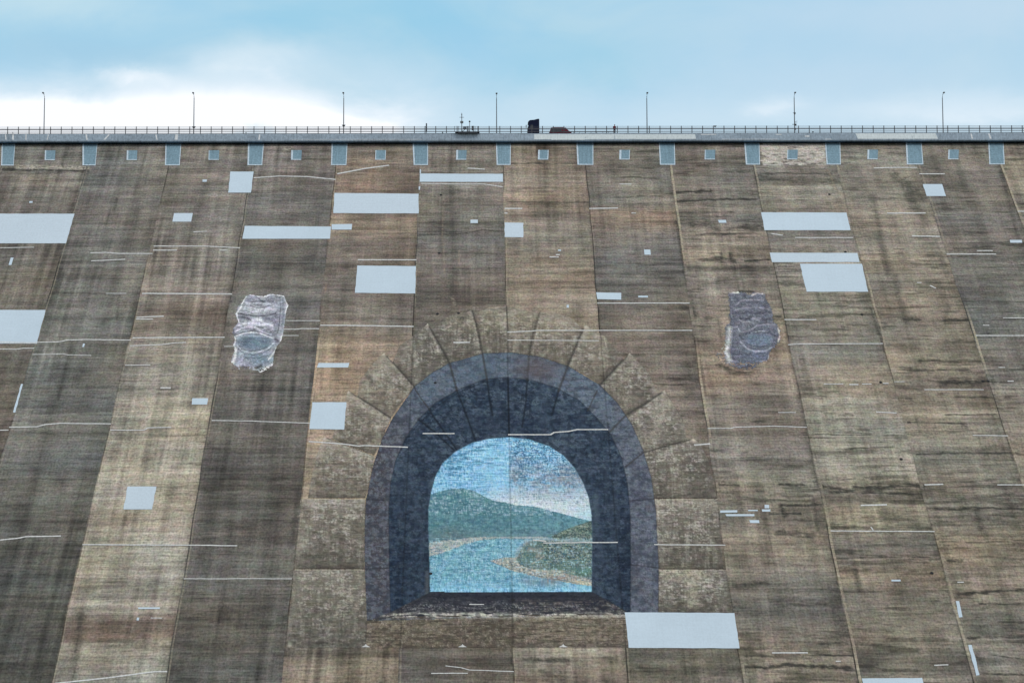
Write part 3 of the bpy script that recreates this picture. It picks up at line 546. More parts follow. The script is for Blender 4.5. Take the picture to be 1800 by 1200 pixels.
# crest strip: slate panels over the joints and square panels between them
PT = [(3, 27, 2, 24), (145, 171.5, 145, 168), (291, 319, 290, 316), (436, 464, 435, 461), (583, 611, 582, 609), (725, 752.5, 727, 752.5), (871.7, 898, 873, 897.5), (1013, 1043, 1015, 1043),
      (1158, 1186, 1160, 1187), (1308, 1335, 1311, 1336), (1450, 1477, 1453, 1478), (1592, 1620, 1594, 1623), (1737, 1764, 1739, 1766)]
def panel(name, x0, x1, X0, X1, y0, y1, lw, bw, rw):
    E = [(x0, y0), (x1, y0), (X1, y1), (X0, y1)]
    uc = uv((x0+x1)/2, y0)[0]; par = slab_at(uc)
    pn = link(name, poly_mesh(name, QX([(x0+lw, y0), (x1-rw, y0), (X1-rw, y1-bw), (X0+lw, y1-bw)]), 0.050), M_panel, par)
    for q in ([(x0, y0), (x0+lw, y0), (X0+lw, y1-bw), (X0, y1-bw)], [(X0, y1-bw), (X1, y1-bw), (X1, y1), (X0, y1)], [(x1-rw, y0), (x1, y0), (X1, y1-bw), (X1-rw, y1-bw)]):
        if max(p[0] for p in q)-min(p[0] for p in q) < 0.05: continue
        link('panel_edge', poly_mesh('panel_edge', QX(q), 0.054), M_edge, pn) if False else link('panel_edge', poly_mesh('panel_edge', QX(q), 0.054), M_edge, par)
for i, (a, b, c, d) in enumerate(PT):
    yb = 291.5 - 2.0*a/1750
    panel('joint_cover_panel', a, b, c, d, 250.5, yb, 2.6 if i % 2 else 2.0, 1.5, 1.4 if i > 1 else 0.9)
for i, a in enumerate([79, 223, 367, 512, 660, 802, 946, 1089, 1239, 1384, 1525, 1667]):
    w = 18.5; panel('square_panel', a, a+w, a-0.5, a+w-0.8, 265-1.5*a/1700, 282-1.5*a/1700, [2.2, 2.8, 1.2, 3.2, 1.5, 3.5, 3, 3.5, 1.5, 1.5, 3, 2.4][i], 1.3, [0, 0, 0, 0, 1, 0, 1.5, 1.2, 0, 0, 0, 0][i])

# ---------------------------------------------------------------- parapet, road and body behind the face
uf, vf = uv(900, 251.5)
yb_, zs = -vf*ca, Z0 - vf*sa                       # where the soffit meets the face
YF = yb_
while at(900, 248.2, YF)[2] > zs: YF -= 0.02       # front edge of the overhang
ZTOP = float(at(900, 234.6, YF)[2]); XL, XR = JU[0], JU[-1]
print('overhang', YF, yb_, zs, ZTOP)
M_pp = surf('parapet_repair_coating', alb((215, 226, 236)), 0.05, 0.05, 0.12, 0.1, 0.7, 0.1)
M_pe = surf('parapet_sealant', alb((232, 238, 242)), 0.08, 0.05, 0.2, 0.0, 0.7, 0.1)
M_para = surf('parapet_concrete', alb((150, 166, 181)), 0.12, 0.16, 0.28, 0.35, 0.85, 0.25)
M_soff = surf('shade_tinted_soffit', alb((100, 126, 152)), 0.15, 0.2, 0.25, 0.1, 0.9, 0.2)  # darker navy: shade under the overhang is put into the base colour
def uvbox(o):
    me = o.data; L = me.uv_layers.new(name='UVMap')
    for l in me.loops:
        c = me.vertices[l.vertex_index].co; L.data[l.index].uv = (c.x, c.z)
parapet = empty('parapet_wall', (0, YF, zs), 'long blue grey concrete parapet running along the top of the dam', 'parapet')
b = MB(); prof = [(YF+0.12, zs), (YF+0.01, zs+0.10), (YF, zs+0.30), (YF+0.12, ZTOP-0.05), (YF+0.17, ZTOP), (YF+0.75, ZTOP), (YF+0.75, zs+0.4), (yb_+0.6, zs+0.4), (yb_+0.6, zs)]
x = XL
b = MB(); b.prismx(prof, XL, XR); o = b.build('wall', M_para, parapet); uvbox(o)
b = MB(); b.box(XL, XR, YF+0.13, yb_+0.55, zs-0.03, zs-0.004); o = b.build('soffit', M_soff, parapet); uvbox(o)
def facing(px0, px1, py0, py1, name, mat, sh=0.0, parent=None):   # coat on the parapet's front
    b = MB(); a = at(px0, py0, YF); c = at(px1, py1, YF); z1 = min(a[2], ZTOP-0.03); z0 = c[2]
    a2 = at(px0+sh, py1, YF)[0]; c2 = at(px1+sh, py1, YF)[0]
    yf = YF-0.02
    z0 = max(z0, zs+0.31); yy_ = lambda z: YF+0.12*(z-zs-0.30)/(ZTOP-0.05-zs-0.30)-0.02
    vs = [b.bm.verts.new(p) for p in ((a[0], yy_(z1), z1), (c[0], yy_(z1), z1), (c2, yy_(z0), z0), (a2, yy_(z0), z0))]
    ws = [b.bm.verts.new((v.co.x, v.co.y+0.05, v.co.z)) for v in vs]
    b.bm.faces.new(vs); b.bm.faces.new(ws[::-1])
    for i in range(4): b.bm.faces.new((vs[i], ws[i], ws[(i+1) % 4], vs[(i+1) % 4]))
    o = b.build(name, mat, parapet); uvbox(o); return o
facing(939, 1080, 236, 246, 'repair_patch', M_pp); facing(1080, 1222, 236, 244.5, 'repair_patch', M_pp, 1.5)
facing(969, 1028, 246, 247.8, 'repair_patch', M_pp); facing(1504, 1645, 234.6, 245, 'repair_patch', M_pp, 4)
facing(512, 742, 245.3, 247.2, 'crack_seal', M_pe); facing(1269, 1367, 245.3, 247, 'crack_seal', M_pe); facing(1450, 1462, 245.4, 246.8, 'crack_seal', M_pe)
facing(1232, 1259, 235.8, 237, 'crack_seal', M_pe); facing(423, 431, 246, 247.4, 'crack_seal', M_pe); facing(1415, 1423, 238.5, 240.5, 'crack_seal', M_pe); facing(1364, 1374, 235.8, 237, 'crack_seal', M_pe); facing(1118, 1170, 244.6, 247, 'repair_patch', M_pp)
for x0, x1, sh in ((8.5, 10.5, 1), (21, 24, 0.5), (44.5, 46.5, 0), (84, 85.5, -2), (150, 152.5, 1.8), (190, 193, -8), (273, 275, 2), (308, 313, -1), (455, 457.5, -1), (1706, 1708.5, 2), (1737, 1740, 3)):
    facing(x0, x1, 236.5 if x0 < 1000 else 235, 246, 'crack_seal', M_pe, sh)
# panel joints of the parapet
for k in range(0, len(JU)):
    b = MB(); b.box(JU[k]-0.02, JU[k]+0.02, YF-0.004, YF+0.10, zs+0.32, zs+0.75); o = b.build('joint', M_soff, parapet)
b = MB(); b.prismx([(yb_+0.61, zs-0.4), (yb_+0.61, ZTOP-0.35), (14.0, ZTOP-0.35), (Z0/math.tan(ALPHA)+14, -2.0), (-Z0/math.tan(ALPHA)+1.0, -2.0)][:4] + [(-(Z0+2)/math.tan(ALPHA)+0.5, -2.0), (yb_+0.4, zs-0.6)], XL, XR)
fill = b.build('rockfill_body', M_pave, dam)
def struct(name, bm, mat):
    o = bm.build(name, mat); o['kind'] = 'structure'; return o
b = MB(); b.box(XL, XR, YF+0.76, YF+3.2, ZTOP-0.34, ZTOP-0.02); struct('walkway', b, M_pave)
b = MB(); b.box(XL, XR, YF+3.21, YF+11.0, ZTOP-0.34, ZTOP-0.15); struct('road', b, M_asph)
b = MB(); b.box(XL, XR, YF+11.01, YF+13.2, ZTOP-0.34, ZTOP-0.02); struct('far_pavement', b, M_pave)
b = MB()
x = XL
while x < XR-4: b.box(x, x+3, YF+7.0, YF+7.15, ZTOP-0.149, ZTOP-0.145); x += 8
b.box(XL, XR, YF+3.5, YF+3.65, ZTOP-0.149, ZTOP-0.145); b.box(XL, XR, YF+10.6, YF+10.75, ZTOP-0.149, ZTOP-0.145)
struct('road_markings', b, M_mark)

# ---------------------------------------------------------------- railing
YR = YF+0.35
ra = empty('guard_railing', (0, YR, ZTOP), 'long dark metal guard railing standing along the crest parapet', 'railing')
def zpx(py, Y=None): return float(at(900, py, YR if Y is None else Y)[2])
xr0 = float(at(13.5, 230, YR)[0]); xr1 = float(at(1516.2, 228, YR)[0]); sp = (xr1-xr0)/80
for i in range(-3, 99):
    x = xr0+sp*i
    b = MB(); b.box(x-0.07, x+0.07, YR-0.05, YR+0.05, ZTOP-0.04, zpx(221.8)); b.box(x-0.11, x+0.11, YR-0.09, YR+0.09, ZTOP-0.01, ZTOP+0.05)
    if -1 <= i <= 97: b.build('post', M_rail, ra)
    elif i in (-3, -2, 98): b.bm.free()
xa, xb = xr0-sp*1, xr0+sp*97
for py, r in ((222.6, .022), (224.8, .022), (227.0, .075), (229.3, .018), (231.6, .055)):
    b = MB(); z = zpx(py); b.box(xa, xb, YR-r, YR+r, z-r, z+r); b.build('rail', M_rail, ra)
b = MB(); b.box(xa, xb, YF+0.18, YF+0.30, ZTOP+0.002, ZTOP+0.10); b.build('base_rail', M_railbase, ra)

# ---------------------------------------------------------------- street lamps on the far pavement
YL = YF+11.8; YH = -1.9
def lamp(px, ptop, label, extra=None):
    P = at(px, 234, YL); x = float(P[0]); z0 = ZTOP-0.02; zt = float(at(px, ptop+5.0, YL)[2])
    t = empty('street_lamp', (x, YL, z0), label, 'street lamp', 'street lamps along the crest road')
    b = MB(); b.tube([(x, YL, z0), (x, YL, z0+2.2), (x, YL, zt), (x, YL-0.12, zt+0.28), (x, YL-0.5, zt+0.50)], [.12, .10, .07, .06, .05]); b.build('pole', M_pole, t, smooth=True)
    b = MB(); b.box(x-.2, x+.2, YL-.2, YL+.2, z0, z0+.08); b.tube([(x, YL, z0+.08), (x, YL, z0+.9)], [.13, .13]); b.build('base', M_pole, t)
    b = MB(); b.tube([(x, YL-0.45, zt+0.48), (x, YL+YH+0.35, zt+0.62)], .045); b.build('arm', M_pole, t)
    hd = MB(); hd.box(x-.16, x+.16, YL+YH-.35, YL+YH+.40, zt+0.50, zt+0.66); h = hd.build('lamp_head', M_head, t, 0.04)
    b = MB(); b.box(x-.12, x+.12, YL+YH-.28, YL+YH+.22, zt+0.475, zt+0.498); b.build('lens', M_lens, t)
    if extra: extra(t, x)
    return t
def brk(py, wv=.35, hv=.22):
    def f(t, x):
        z = float(at(900, py, YL)[2]); b = MB(); b.prism([(x-wv, z+hv/2), (x+wv, z+hv/2), (x+.09, z-hv), (x-.09, z-hv)], YL-.16, YL+.16); b.build('bracket', M_head, t)
    return f
def cams(t, x):
    for py, w in ((199.5, .26), (219.5, .42), (227, .28)):
        z = float(at(900, py, YL)[2]); b = MB(); b.box(x-w, x+w*.6, YL-.1, YL+.1, z-.04, z+.04); b.box(x-.05, x+w*.8, YL-.16, YL+.16, z-.22, z+.10); b.build('camera_box', M_head, t, 0.02)
    for py in (215, 217):
        z = float(at(900, py, YL)[2]); b = MB(); b.tube([(x, YL, z), (x+.5, YL-.1, z+.12)], .03); b.build('bracket', M_head, t)
L_ = 'tall grey street lamp '
lamp(77.2, 168, L_+'at the far left of the crest, above the leftmost slate panels')
lamp(340.5, 168, L_+'second from the left with one small bracket low on its pole', brk(223))
lamp(604, 168, L_+'left of the weather mast with a small bracket above the railing', brk(220.5))
lamp(873, 169, L_+'between the weather mast and the dark truck')
lamp(1137.5, 168, L_+'to the right of the person in red')
lamp(1397, 167.5, L_+'with camera boxes mounted on its pole', cams)
lamp(1658, 167.5, L_+'at the far right of the crest')

# ---------------------------------------------------------------- truck, car, person
def P2(px, py, Y): q = at(px, py, Y); return float(q[0]), float(q[2])
YT = YF+6.0
zr = ZTOP-0.15
x0, zt = P2(926.9, 208.8, YT-1.2); x1, _ = P2(948.0, 208.8, YT-1.2)
tr = empty('truck', ((x0+x1)/2, YT, zr), 'dark navy truck tractor with a high cab facing left on the crest road', 'truck')
b = MB(); w = 1.2; H = zt-zr
prof = [(x0+.02, zr+.55), (x0, zr+1.75), (x0+.10, zr+2.1), (x0+.36, zt-.45), (x0+.55, zt-.24), (x1-1.0, zt-.20), (x1-.32, zt-.02), (x1-.06, zt), (x1, zt-.1), (x1, zr+.75), (x0+1.6, zr+.75), (x0+1.5, zr+.55)]
b.prism(prof, YT-w, YT+w); b.build('cab', M_navy, tr, 0.06)
b = MB(); b.prism([(x0+.45, zr+2.05), (x0+.62, zr+2.75), (x0+1.05, zr+2.75), (x0+1.05, zr+2.05)], YT-w-.012, YT-w+.02); b.build('side_window', M_glass, tr)
b = MB(); b.prism([(x0+.07, zr+2.12), (x0+.36, zr+3.0), (x0+.30, zr+3.02), (x0+.02, zr+2.14)], YT-w+.15, YT+w-.15); b.build('windscreen', M_glass, tr)
b = MB(); b.box(x0-.28, x0-.16, YT-w-.28, YT-w-.05, zr+2.15, zr+2.65); b.tube([(x0-.2, YT-w-.15, zr+2.6), (x0+.35, YT-w+.05, zr+2.75)], .025); b.build('mirror', M_black, tr)
b = MB(); b.prism([(x0+.30, zt-.62), (x0+.10, zt-.72), (x0+.20, zt-.45), (x0+.50, zt-.22), (x0+.48, zt-.50)], YT-w+.1, YT+w-.1); b.build('sun_visor', M_navy, tr)
b = MB(); b.box(x0-.08, x0+.15, YT-w+.02, YT+w-.02, zr+.35, zr+.95); b.build('bumper', M_box, tr, .04)
xe = x0+5.3
b = MB()
for s in (-.45, .35): b.box(x0+.6, xe, YT+s, YT+s+.1, zr+.75, zr+1.0)
b.box(x0+2.6, x0+3.5, YT-1.1, YT-.6, zr+.45, zr+1.0); b.box(x1+1.0, x1+1.9, YT-.4, YT+.4, zr+1.0, zr+1.18); b.build('chassis', M_black, tr)
b = MB(); b.box(x1+.05, x1+.5, YT-1.1, YT+1.0, zr+1.0, zr+1.30); b.build('tool_box', M_box, tr)
def wheel(x, y, z, r, wd, parent, mat_r=M_metal):
    o = MB(); ring = [(r*math.cos(a), r*math.sin(a)) for a in [i*math.pi/12 for i in range(24)]]
    o.prism([(x+p, z+q) for p, q in ring], y-wd/2, y+wd/2); ty = o.build('wheel', M_black, parent, 0.03)
    o = MB(); o.prism([(x+p*.55, z+q*.55) for p, q in ring], y-wd/2-.01, y+wd/2+.01); h = o.build('rim', mat_r, ty); h.matrix_parent_inverse = Matrix.Translation(parent.location).inverted() if False else Matrix.Identity(4)
    h.matrix_parent_inverse = Matrix.Identity(4)
    h.location = (0, 0, 0); ty.matrix_parent_inverse = Matrix.Translation(parent.location).inverted()
    return ty
for xw in (x0+1.3, x0+4.6):
    for yw in (YT-1.02, YT+1.02): wheel(xw, yw, zr+.5, .5, .3, tr)
YC = YF+5.2
cx0, _ = P2(967.5, 230, YC-.9); cx1, _ = P2(999.5, 230, YC-.9); _, czt = P2(980, 223.8, YC-.9)
car = empty('parked_car', ((cx0+cx1)/2, YC, zr), 'dark red car behind the railing, right of the dark truck', 'car')
h = czt-zr; x0, x1 = cx0-.35, cx1+.55
b = MB(); b.prism([(x0, zr+.35), (x0-.02, zr+.95), (x0+.28, zr+h-.62), (x0+.45, zr+h-.05), (x0+.75, zr+h), (x1-1.35, zr+h-.02), (x1-.95, zr+h-.14), (x1-.55, zr+h-.62), (x1-.02, zr+h-.85), (x1+.02, zr+.4)], YC-.9, YC+.9); b.build('body', M_red, car, .07)
for a, c in ((.58, 1.45), (1.52, 2.35)):
    b = MB(); b.prism([(x0+a-.10, zr+h-.74), (x0+a, zr+h-.16), (x0+c, zr+h-.16), (x0+c+.02, zr+h-.74)], YC-.915, YC-.88); b.build('side_window', M_glass, car)
b = MB(); b.prism([(x1-.98, zr+h-.20), (x1-.90, zr+h-.20), (x1-.56, zr+h-.60), (x1-.64, zr+h-.60)], YC-.75, YC+.75); b.build('windscreen', M_glass, car)
b = MB()
for s in (-.6, .6): b.box(x0+.9, x1-1.5, YC+s-.02, YC+s+.02, zr+h+.03, zr+h+.07); b.box(x0+1, x0+1.05, YC+s-.02, YC+s+.02, zr+h-.03, zr+h+.04); b.box(x1-1.7, x1-1.65, YC+s-.02, YC+s+.02, zr+h-.03, zr+h+.04)
b.build('roof_rack', M_black, car)
b = MB(); b.box(x1-.05, x1+.04, YC-.8, YC-.5, zr+.7, zr+.85); b.build('headlight', M_lens, car)
b = MB(); b.box(x1-.05, x1+.04, YC+.5, YC+.8, zr+.7, zr+.85); b.build('headlight', M_lens, car)
for xw in (x0+.85, x1-.9):
    for yw in (YC-.82, YC+.82): wheel(xw, yw, zr+.33, .33, .2, car)
# low dark barrier on the walkway between the truck and the person
bx0, bz = P2(966, 231.2, YF+1.3); bx1, _ = P2(1081, 231.2, YF+1.3)
ba = empty('low_barrier', ((bx0+bx1)/2, YF+1.3, ZTOP), 'long low dark barrier on the walkway from the red car to the person', 'barrier')
b = MB(); b.box(bx0, bx1, YF+1.25, YF+1.35, bz-.14, bz); b.build('rail', M_railbase, ba)
b = MB(); b.box(bx0, bx1, YF+1.24, YF+1.36, ZTOP-.01, ZTOP+.13); b.build('kerb', M_railbase, ba)
for i in range(12):
    x = bx0+.1+(bx1-bx0-.2)*i/11; b = MB(); b.box(x-.03, x+.03, YF+1.23, YF+1.37, ZTOP+.13, bz-.14); b.build('post', M_railbase, ba)

def person(px, py_top, Y, label):
    hx, hz = P2(px, py_top, Y); gz = ZTOP-0.02; Hh = max(1.62, min(1.82, hz-gz)); x = hx
    M_coat = plain('red_jacket', (0.13, 0.004, 0.016), 0.85); M_tr = plain('dark_trousers', (0.05, 0.012, 0.03), 0.9); M_skin = plain('skin', (0.35, 0.20, 0.14), 0.6, 0, .08); M_hair = plain('black_hair', (0.012, 0.01, 0.012), 0.7)
    s = Hh/1.75
    V = {'pel': (0, 0, .93), 'wst': (0, 0, 1.08), 'chs': (0.01, 0, 1.30), 'nk': (0.02, 0, 1.47), 'hd0': (0.03, -.01, 1.56), 'hd1': (0.035, -.015, 1.68),
         'hl': (-.10, 0, .88), 'kl': (-.11, -.03, .48), 'al': (-.10, .01, .09), 'tl': (-.11, -.14, .04), 'hr': (.10, 0, .88), 'kr': (.11, -.02, .48), 'ar': (.12, .02, .09), 'tr': (.13, -.13, .04),
         'sl': (-.18, 0, 1.40), 'el': (-.24, -.06, 1.13), 'wl': (-.19, -.24, 1.02), 'sr': (.19, 0, 1.40), 'er': (.25, -.02, 1.12), 'wr': (.24, -.12, .88)}
    E = [('pel', 'wst'), ('wst', 'chs'), ('chs', 'nk'), ('nk', 'hd0'), ('hd0', 'hd1'), ('pel', 'hl'), ('hl', 'kl'), ('kl', 'al'), ('al', 'tl'), ('pel', 'hr'), ('hr', 'kr'), ('kr', 'ar'), ('ar', 'tr'), ('chs', 'sl'), ('sl', 'el'), ('el', 'wl'), ('chs', 'sr'), ('sr', 'er'), ('er', 'wr')]
    Rr = {'pel': .13, 'wst': .125, 'chs': .15, 'nk': .06, 'hd0': .085, 'hd1': .085, 'hl': .09, 'kl': .06, 'al': .04, 'tl': .035, 'hr': .09, 'kr': .06, 'ar': .04, 'tr': .035, 'sl': .06, 'el': .045, 'wl': .03, 'sr': .06, 'er': .045, 'wr': .03}
    t = empty('person', (x, Y, gz), label, 'person')
    def skin(name, keys, edges, rad, mat, root, grow=1.0):
        me = bpy.data.meshes.new(name); ks = list(keys)
        me.from_pydata([tuple(c*s for c in V[k]) for k in ks], [(ks.index(a), ks.index(b)) for a, b in edges], [])
        o = link(name, me, mat, t); md = o.modifiers.new('skin', 'SKIN')
        for i, k in enumerate(ks):
            me.skin_vertices[0].data[i].radius = (rad[k]*grow*s, rad[k]*grow*s); me.skin_vertices[0].data[i].use_root = (k == root)
        o.modifiers.new('sub', 'SUBSURF').levels = 2; o.modifiers['sub'].render_levels = 2; return o
    skin('body', V.keys(), E, Rr, M_skin, 'pel')
    ck = ['pel', 'wst', 'chs', 'nk', 'sl', 'el', 'wl', 'sr', 'er', 'wr', 'hl', 'hr']; R2 = dict(Rr, nk=.065, hl=.10, hr=.10)
    skin('jacket', ck, [e for e in E if e[0] in ck and e[1] in ck], R2, M_coat, 'pel', 1.45)
    tk = ['pel', 'hl', 'kl', 'al', 'hr', 'kr', 'ar']; skin('trousers', tk, [e for e in E if e[0] in tk and e[1] in tk], Rr, M_tr, 'pel', 1.3)
    b = MB(); b.ball((x+.035*s, Y+.01, gz+1.675*s), .105*s, .95, 1.05, 1.0); b.build('hair', M_coat, t, smooth=True)
    for (hx_, hy_, hz_) in ((V['wl']), (V['wr'])):     # hands: palm and five fingers closed towards the rail
        b = MB(); o_ = Vector((x+hx_*s, Y+hy_*s, gz+hz_*s)); b.ball(o_+Vector((0, -.05, -.02)), .04, .9, 1.1, .6)
        for f in range(4): q = o_+Vector((-.03+.02*f, -.09, -.02)); b.tube([q, q+Vector((0, -.03-.004*(f in (1, 2)), -.012)), q+Vector((0, -.035, -.04))], [.009, .008, .007], 6)
        q = o_+Vector((.035, -.05, -.02)); b.tube([q, q+Vector((.02, -.03, -.01)), q+Vector((.012, -.05, -.02))], [.011, .009, .008], 6)
        b.build('hand', M_skin, t)
    b = MB()
    for e in (-.032, .032): b.ball((x+(.035+e)*s, Y-.105*s, gz+1.655*s), .011)
    b.build('eyes', M_black, t)
    b = MB(); b.ball((x+.035*s, Y-.112*s, gz+1.625*s), .015, .8, 1, 1.4); b.ball((x+.035*s, Y-.10*s, gz+1.588*s), .018, 1.4, .6, .4); b.build('nose_and_mouth', M_skin, t)
    for k in ('tl', 'tr'):
        b = MB(); c = V[k]; b.ball((x+c[0]*s, Y+(c[1]+.06)*s, gz+.045), .06, .85, 2.1, .75); b.build('shoe', M_black, t)
person(1080, 214.8, YF+0.95, 'person in dark red clothes standing behind the railing, right of the red car')

# ---------------------------------------------------------------- measuring station and small crest fittings
YS = YF+1.0
sx0, sz0 = P2(800, 236, YF-.35); sx1, _ = P2(843, 236, YF-.35)
st = empty('observation_platform', ((sx0+sx1)/2, YF-.2, ZTOP), 'small dark fenced platform on the parapet under the weather mast', 'platform')
b = MB(); b.box(sx0, sx1, YF-.45, YF+1.3, ZTOP+.11, ZTOP+.24); b.build('deck', M_railbase, st)
b = MB(); b.box(sx0+.5, sx1-.4, YF-.44, YF-.30, ZTOP-.08, ZTOP+.10); b.build('beam', M_railbase, st)
for px in (799, 806, 821, 824, 835, 839.5): X, Z = P2(px, 222, YF-.3); b = MB(); b.box(X-.04, X+.04, YF-.34, YF-.26, ZTOP+.24, Z); b.build('post', M_rail, st)
for py in (222.6, 227): _, Z = P2(820, py, YF-.3); b = MB(); b.box(sx0, sx1-.2, YF-.33, YF-.27, Z-.025, Z+.025); b.build('handrail', M_rail, st)
mx, mz = P2(811.7, 199, YS)
wm_ = empty('weather_mast', (mx, YS, ZTOP+.24), 'thin dark weather mast with cross arm, box and solar panel', 'mast')
b = MB(); b.tube([(mx, YS, ZTOP+.24), (mx, YS, mz)], [.085, .06]); b.build('pole', M_box, wm_)
_, z = P2(811, 206.5, YS); b = MB(); b.box(mx-.40, mx+.40, YS-.03, YS+.03, z-.03, z+.03); b.ball((mx, YS, z), .11); b.build('cross_arm', M_black, wm_)
_, z = P2(811, 202.3, YS); b = MB(); b.ball((mx, YS, z), .10); b.tube([(mx, YS, z), (mx, YS, z+.35)], .02); b.build('wind_sensor', M_black, wm_)
_, z = P2(811, 215, YS); b = MB(); b.box(mx-.28, mx+.28, YS-.2, YS+.2, z-.18, z+.18); b.build('instrument_box', M_box, wm_, .02)
sxp, z = P2(817, 225.5, YS); b = MB(); b.box(sxp-.30, sxp+.30, YS-.30, YS-.27, z-.33, z+.33, Matrix.Rotation(R(-25), 3, 'X') @ Matrix.Rotation(R(6), 3, 'Y')); b.build('solar_panel', M_solar, wm_, .01)
b = MB(); b.tube([(mx, YS, ZTOP+.5), (sxp+.1, YS-.22, z-.25)], .05); b.build('brace', M_black, wm_)
gx, gz_ = P2(825.5, 213.8, YS)
g = empty('rain_gauge', (gx, YS, ZTOP+.24), 'short pole with a black round head beside the weather mast', 'gauge')
b = MB(); b.tube([(gx, YS, ZTOP+.24), (gx, YS, gz_)], [.07, .06]); b.build('pole', M_metal, g)
b = MB(); b.ball((gx, YS, gz_), .17, 1, 1, .9); b.build('head', M_black, g, smooth=True)
kx, kz = P2(831, 221.8, YS); _, kz0 = P2(831, 229.5, YS)
g = empty('control_cabinet', (kx, YS, ZTOP+.24), 'small dark control cabinet on the platform right of the gauge', 'cabinet')
b = MB(); b.box(kx-.2, kx+.2, YS-.15, YS+.15, kz0, kz); b.build('cabinet', M_railbase, g, .02)
b = MB(); b.box(kx-.16, kx+.16, YS-.165, YS-.151, kz0+.05, kz-.08); b.build('door', M_box, g)
b = MB(); b.box(kx+.05, kx+.17, YS-.06, YS+.06, ZTOP+.24, kz0); b.build('post', M_railbase, g)
kx, kz = P2(749.6, 217, YF+.6)
g = empty('marker_post', (kx, YF+.6, ZTOP), 'thick dark marker post behind the railing left of the weather mast', 'post')
b = MB(); b.box(kx-.11, kx+.11, YF+.5, YF+.7, ZTOP+.5, kz); b.build('plate', M_railbase, g, .02)
b = MB(); b.box(kx-.05, kx+.05, YF+.55, YF+.65, ZTOP-.02, ZTOP+.5); b.build('post', M_railbase, g)
for px, lb in ((22.5, 'tiny black spotlight on the parapet edge near the leftmost street lamp'), (432.5, 'tiny black spotlight on the parapet edge right of the second street lamp'), (778, 'tiny black spotlight on the parapet edge left of the platform'), (1429, 'tiny black spotlight on the parapet edge right of the lamp with camera boxes')):
    kx, kz = P2(px, 232.9 if px < 1000 else 232.0, YF+.1)
    g = empty('spotlight', (kx, YF+.1, ZTOP), lb, 'spotlight', 'spotlights on the parapet edge')
    b = MB(); b.ball((kx, YF+.08, kz), .12, 1, 1.1, .9); b.build('housing', M_black, g)
    b = MB(); b.tube([(kx, YF+.12, ZTOP-.02), (kx, YF+.12, kz)], .03); b.build('stem', M_black, g)
kx, kz = P2(1257, 222, YF+.5)
g = empty('floodlight', (kx, YF+.5, ZTOP), 'wide grey floodlight just above the railing between the last three lamps', 'floodlight')
b = MB(); b.prism([(kx-.28, kz+.10), (kx+.28, kz+.10), (kx+.14, kz-.14), (kx-.14, kz-.14)], YF+.4, YF+.6); b.build('housing', M_box, g, .01)
b = MB(); b.tube([(kx, YF+.5, ZTOP-.02), (kx, YF+.5, kz-.1)], .02); b.build('stem', M_metal, g)
# ---------------------------------------------------------------- the painted tunnel mural (flat paint, 5 cm thick coats on the slabs)
OPEN = [(756, 1040), (755, 990), (753, 930), (753, 895), (757, 868), (765, 838), (778, 814), (800, 794), (830, 778), (860, 771), (895, 768), (930, 772), (965, 784), (990, 800), (1010, 822), (1025, 848), (1035, 875), (1040, 905), (1041, 940), (1040, 1040)]
INNER = [(686, 1076), (684, 990), (683, 900), (686, 850), (695, 810), (712, 770), (737, 735), (765, 708), (803, 686), (850, 667), (890, 663), (935, 668), (980, 682), (1020, 705), (1050, 735), (1075, 765), (1093, 805), (1103, 850), (1108, 900), (1109, 990), (1108, 1076)]
BAND = [(645, 1091), (641, 1000), (641, 930), (643, 880), (655, 820), (672, 770), (690, 735), (728, 680), (760, 655), (790, 638), (850, 621), (900, 620), (945, 626), (1000, 644), (1055, 677), (1085, 708), (1110, 745), (1130, 790), (1145, 840), (1153, 900), (1158, 1000), (1157, 1077)]
STONE = [
 [(516, 1001), (640, 1001), (645, 1091), (643, 1138), (505, 1138)], [(527, 877), (642, 877), (640, 999), (517, 999)],
 [(570, 768), (600, 779), (658, 802), (648, 850), (642, 875), (541, 875), (549, 830), (560, 790)],
 [(612, 686), (687, 735), (672, 770), (658, 800), (600, 778), (584, 770), (592, 740), (603, 712)],
 [(675, 620), (728, 680), (700, 715), (687, 735), (628, 697), (632, 670), (650, 645)],
 [(752, 569), (790, 638), (760, 655), (728, 680), (690, 637), (702, 608), (725, 592)],
 [(833, 545), (848, 621), (815, 629), (790, 638), (757, 580), (790, 554)],
 [(890, 538), (893, 620), (848, 621), (835, 550), (860, 541)],
 [(890, 538), (947, 551), (930, 623), (893, 620)],
 [(948, 548), (1000, 556), (1025, 578), (998, 644), (965, 632), (930, 623)],
 [(1028, 571), (1062, 590), (1096, 632), (1055, 677), (1027, 657), (998, 644)],
 [(1107, 620), (1140, 655), (1157, 694), (1100, 730), (1078, 700), (1055, 677)],
 [(1168, 685), (1200, 735), (1208, 773), (1130, 797), (1118, 765), (1100, 730)],
 [(1219, 770), (1232, 782), (1246, 810), (1260, 875), (1150, 875), (1142, 835), (1130, 797)],
 [(1151, 877), (1261, 877), (1272, 999), (1158, 999)], [(1158, 1001), (1276, 1001), (1288, 1076), (1157, 1076)]]
RAD = [[(570, 768), (600, 779), (658, 801)], [(612, 686), (687, 735)], [(675, 620), (700, 648), (728, 680)], [(752, 569), (775, 610), (790, 638), (803, 686)], [(830, 545), (840, 580), (848, 621), (856, 667)],
       [(890, 538), (893, 580), (893, 620)], [(949, 548), (938, 585), (930, 623), (927, 667)], [(1028, 571), (1010, 615), (998, 644), (982, 687)], [(1105, 622), (1080, 650), (1055, 677)],
       [(1168, 687), (1130, 712), (1100, 730), (1073, 758)], [(1219, 771), (1175, 783), (1130, 796), (1100, 820)], [(728, 682), (740, 700), (755, 720)], [(1050, 686), (1042, 703), (1033, 722)]]
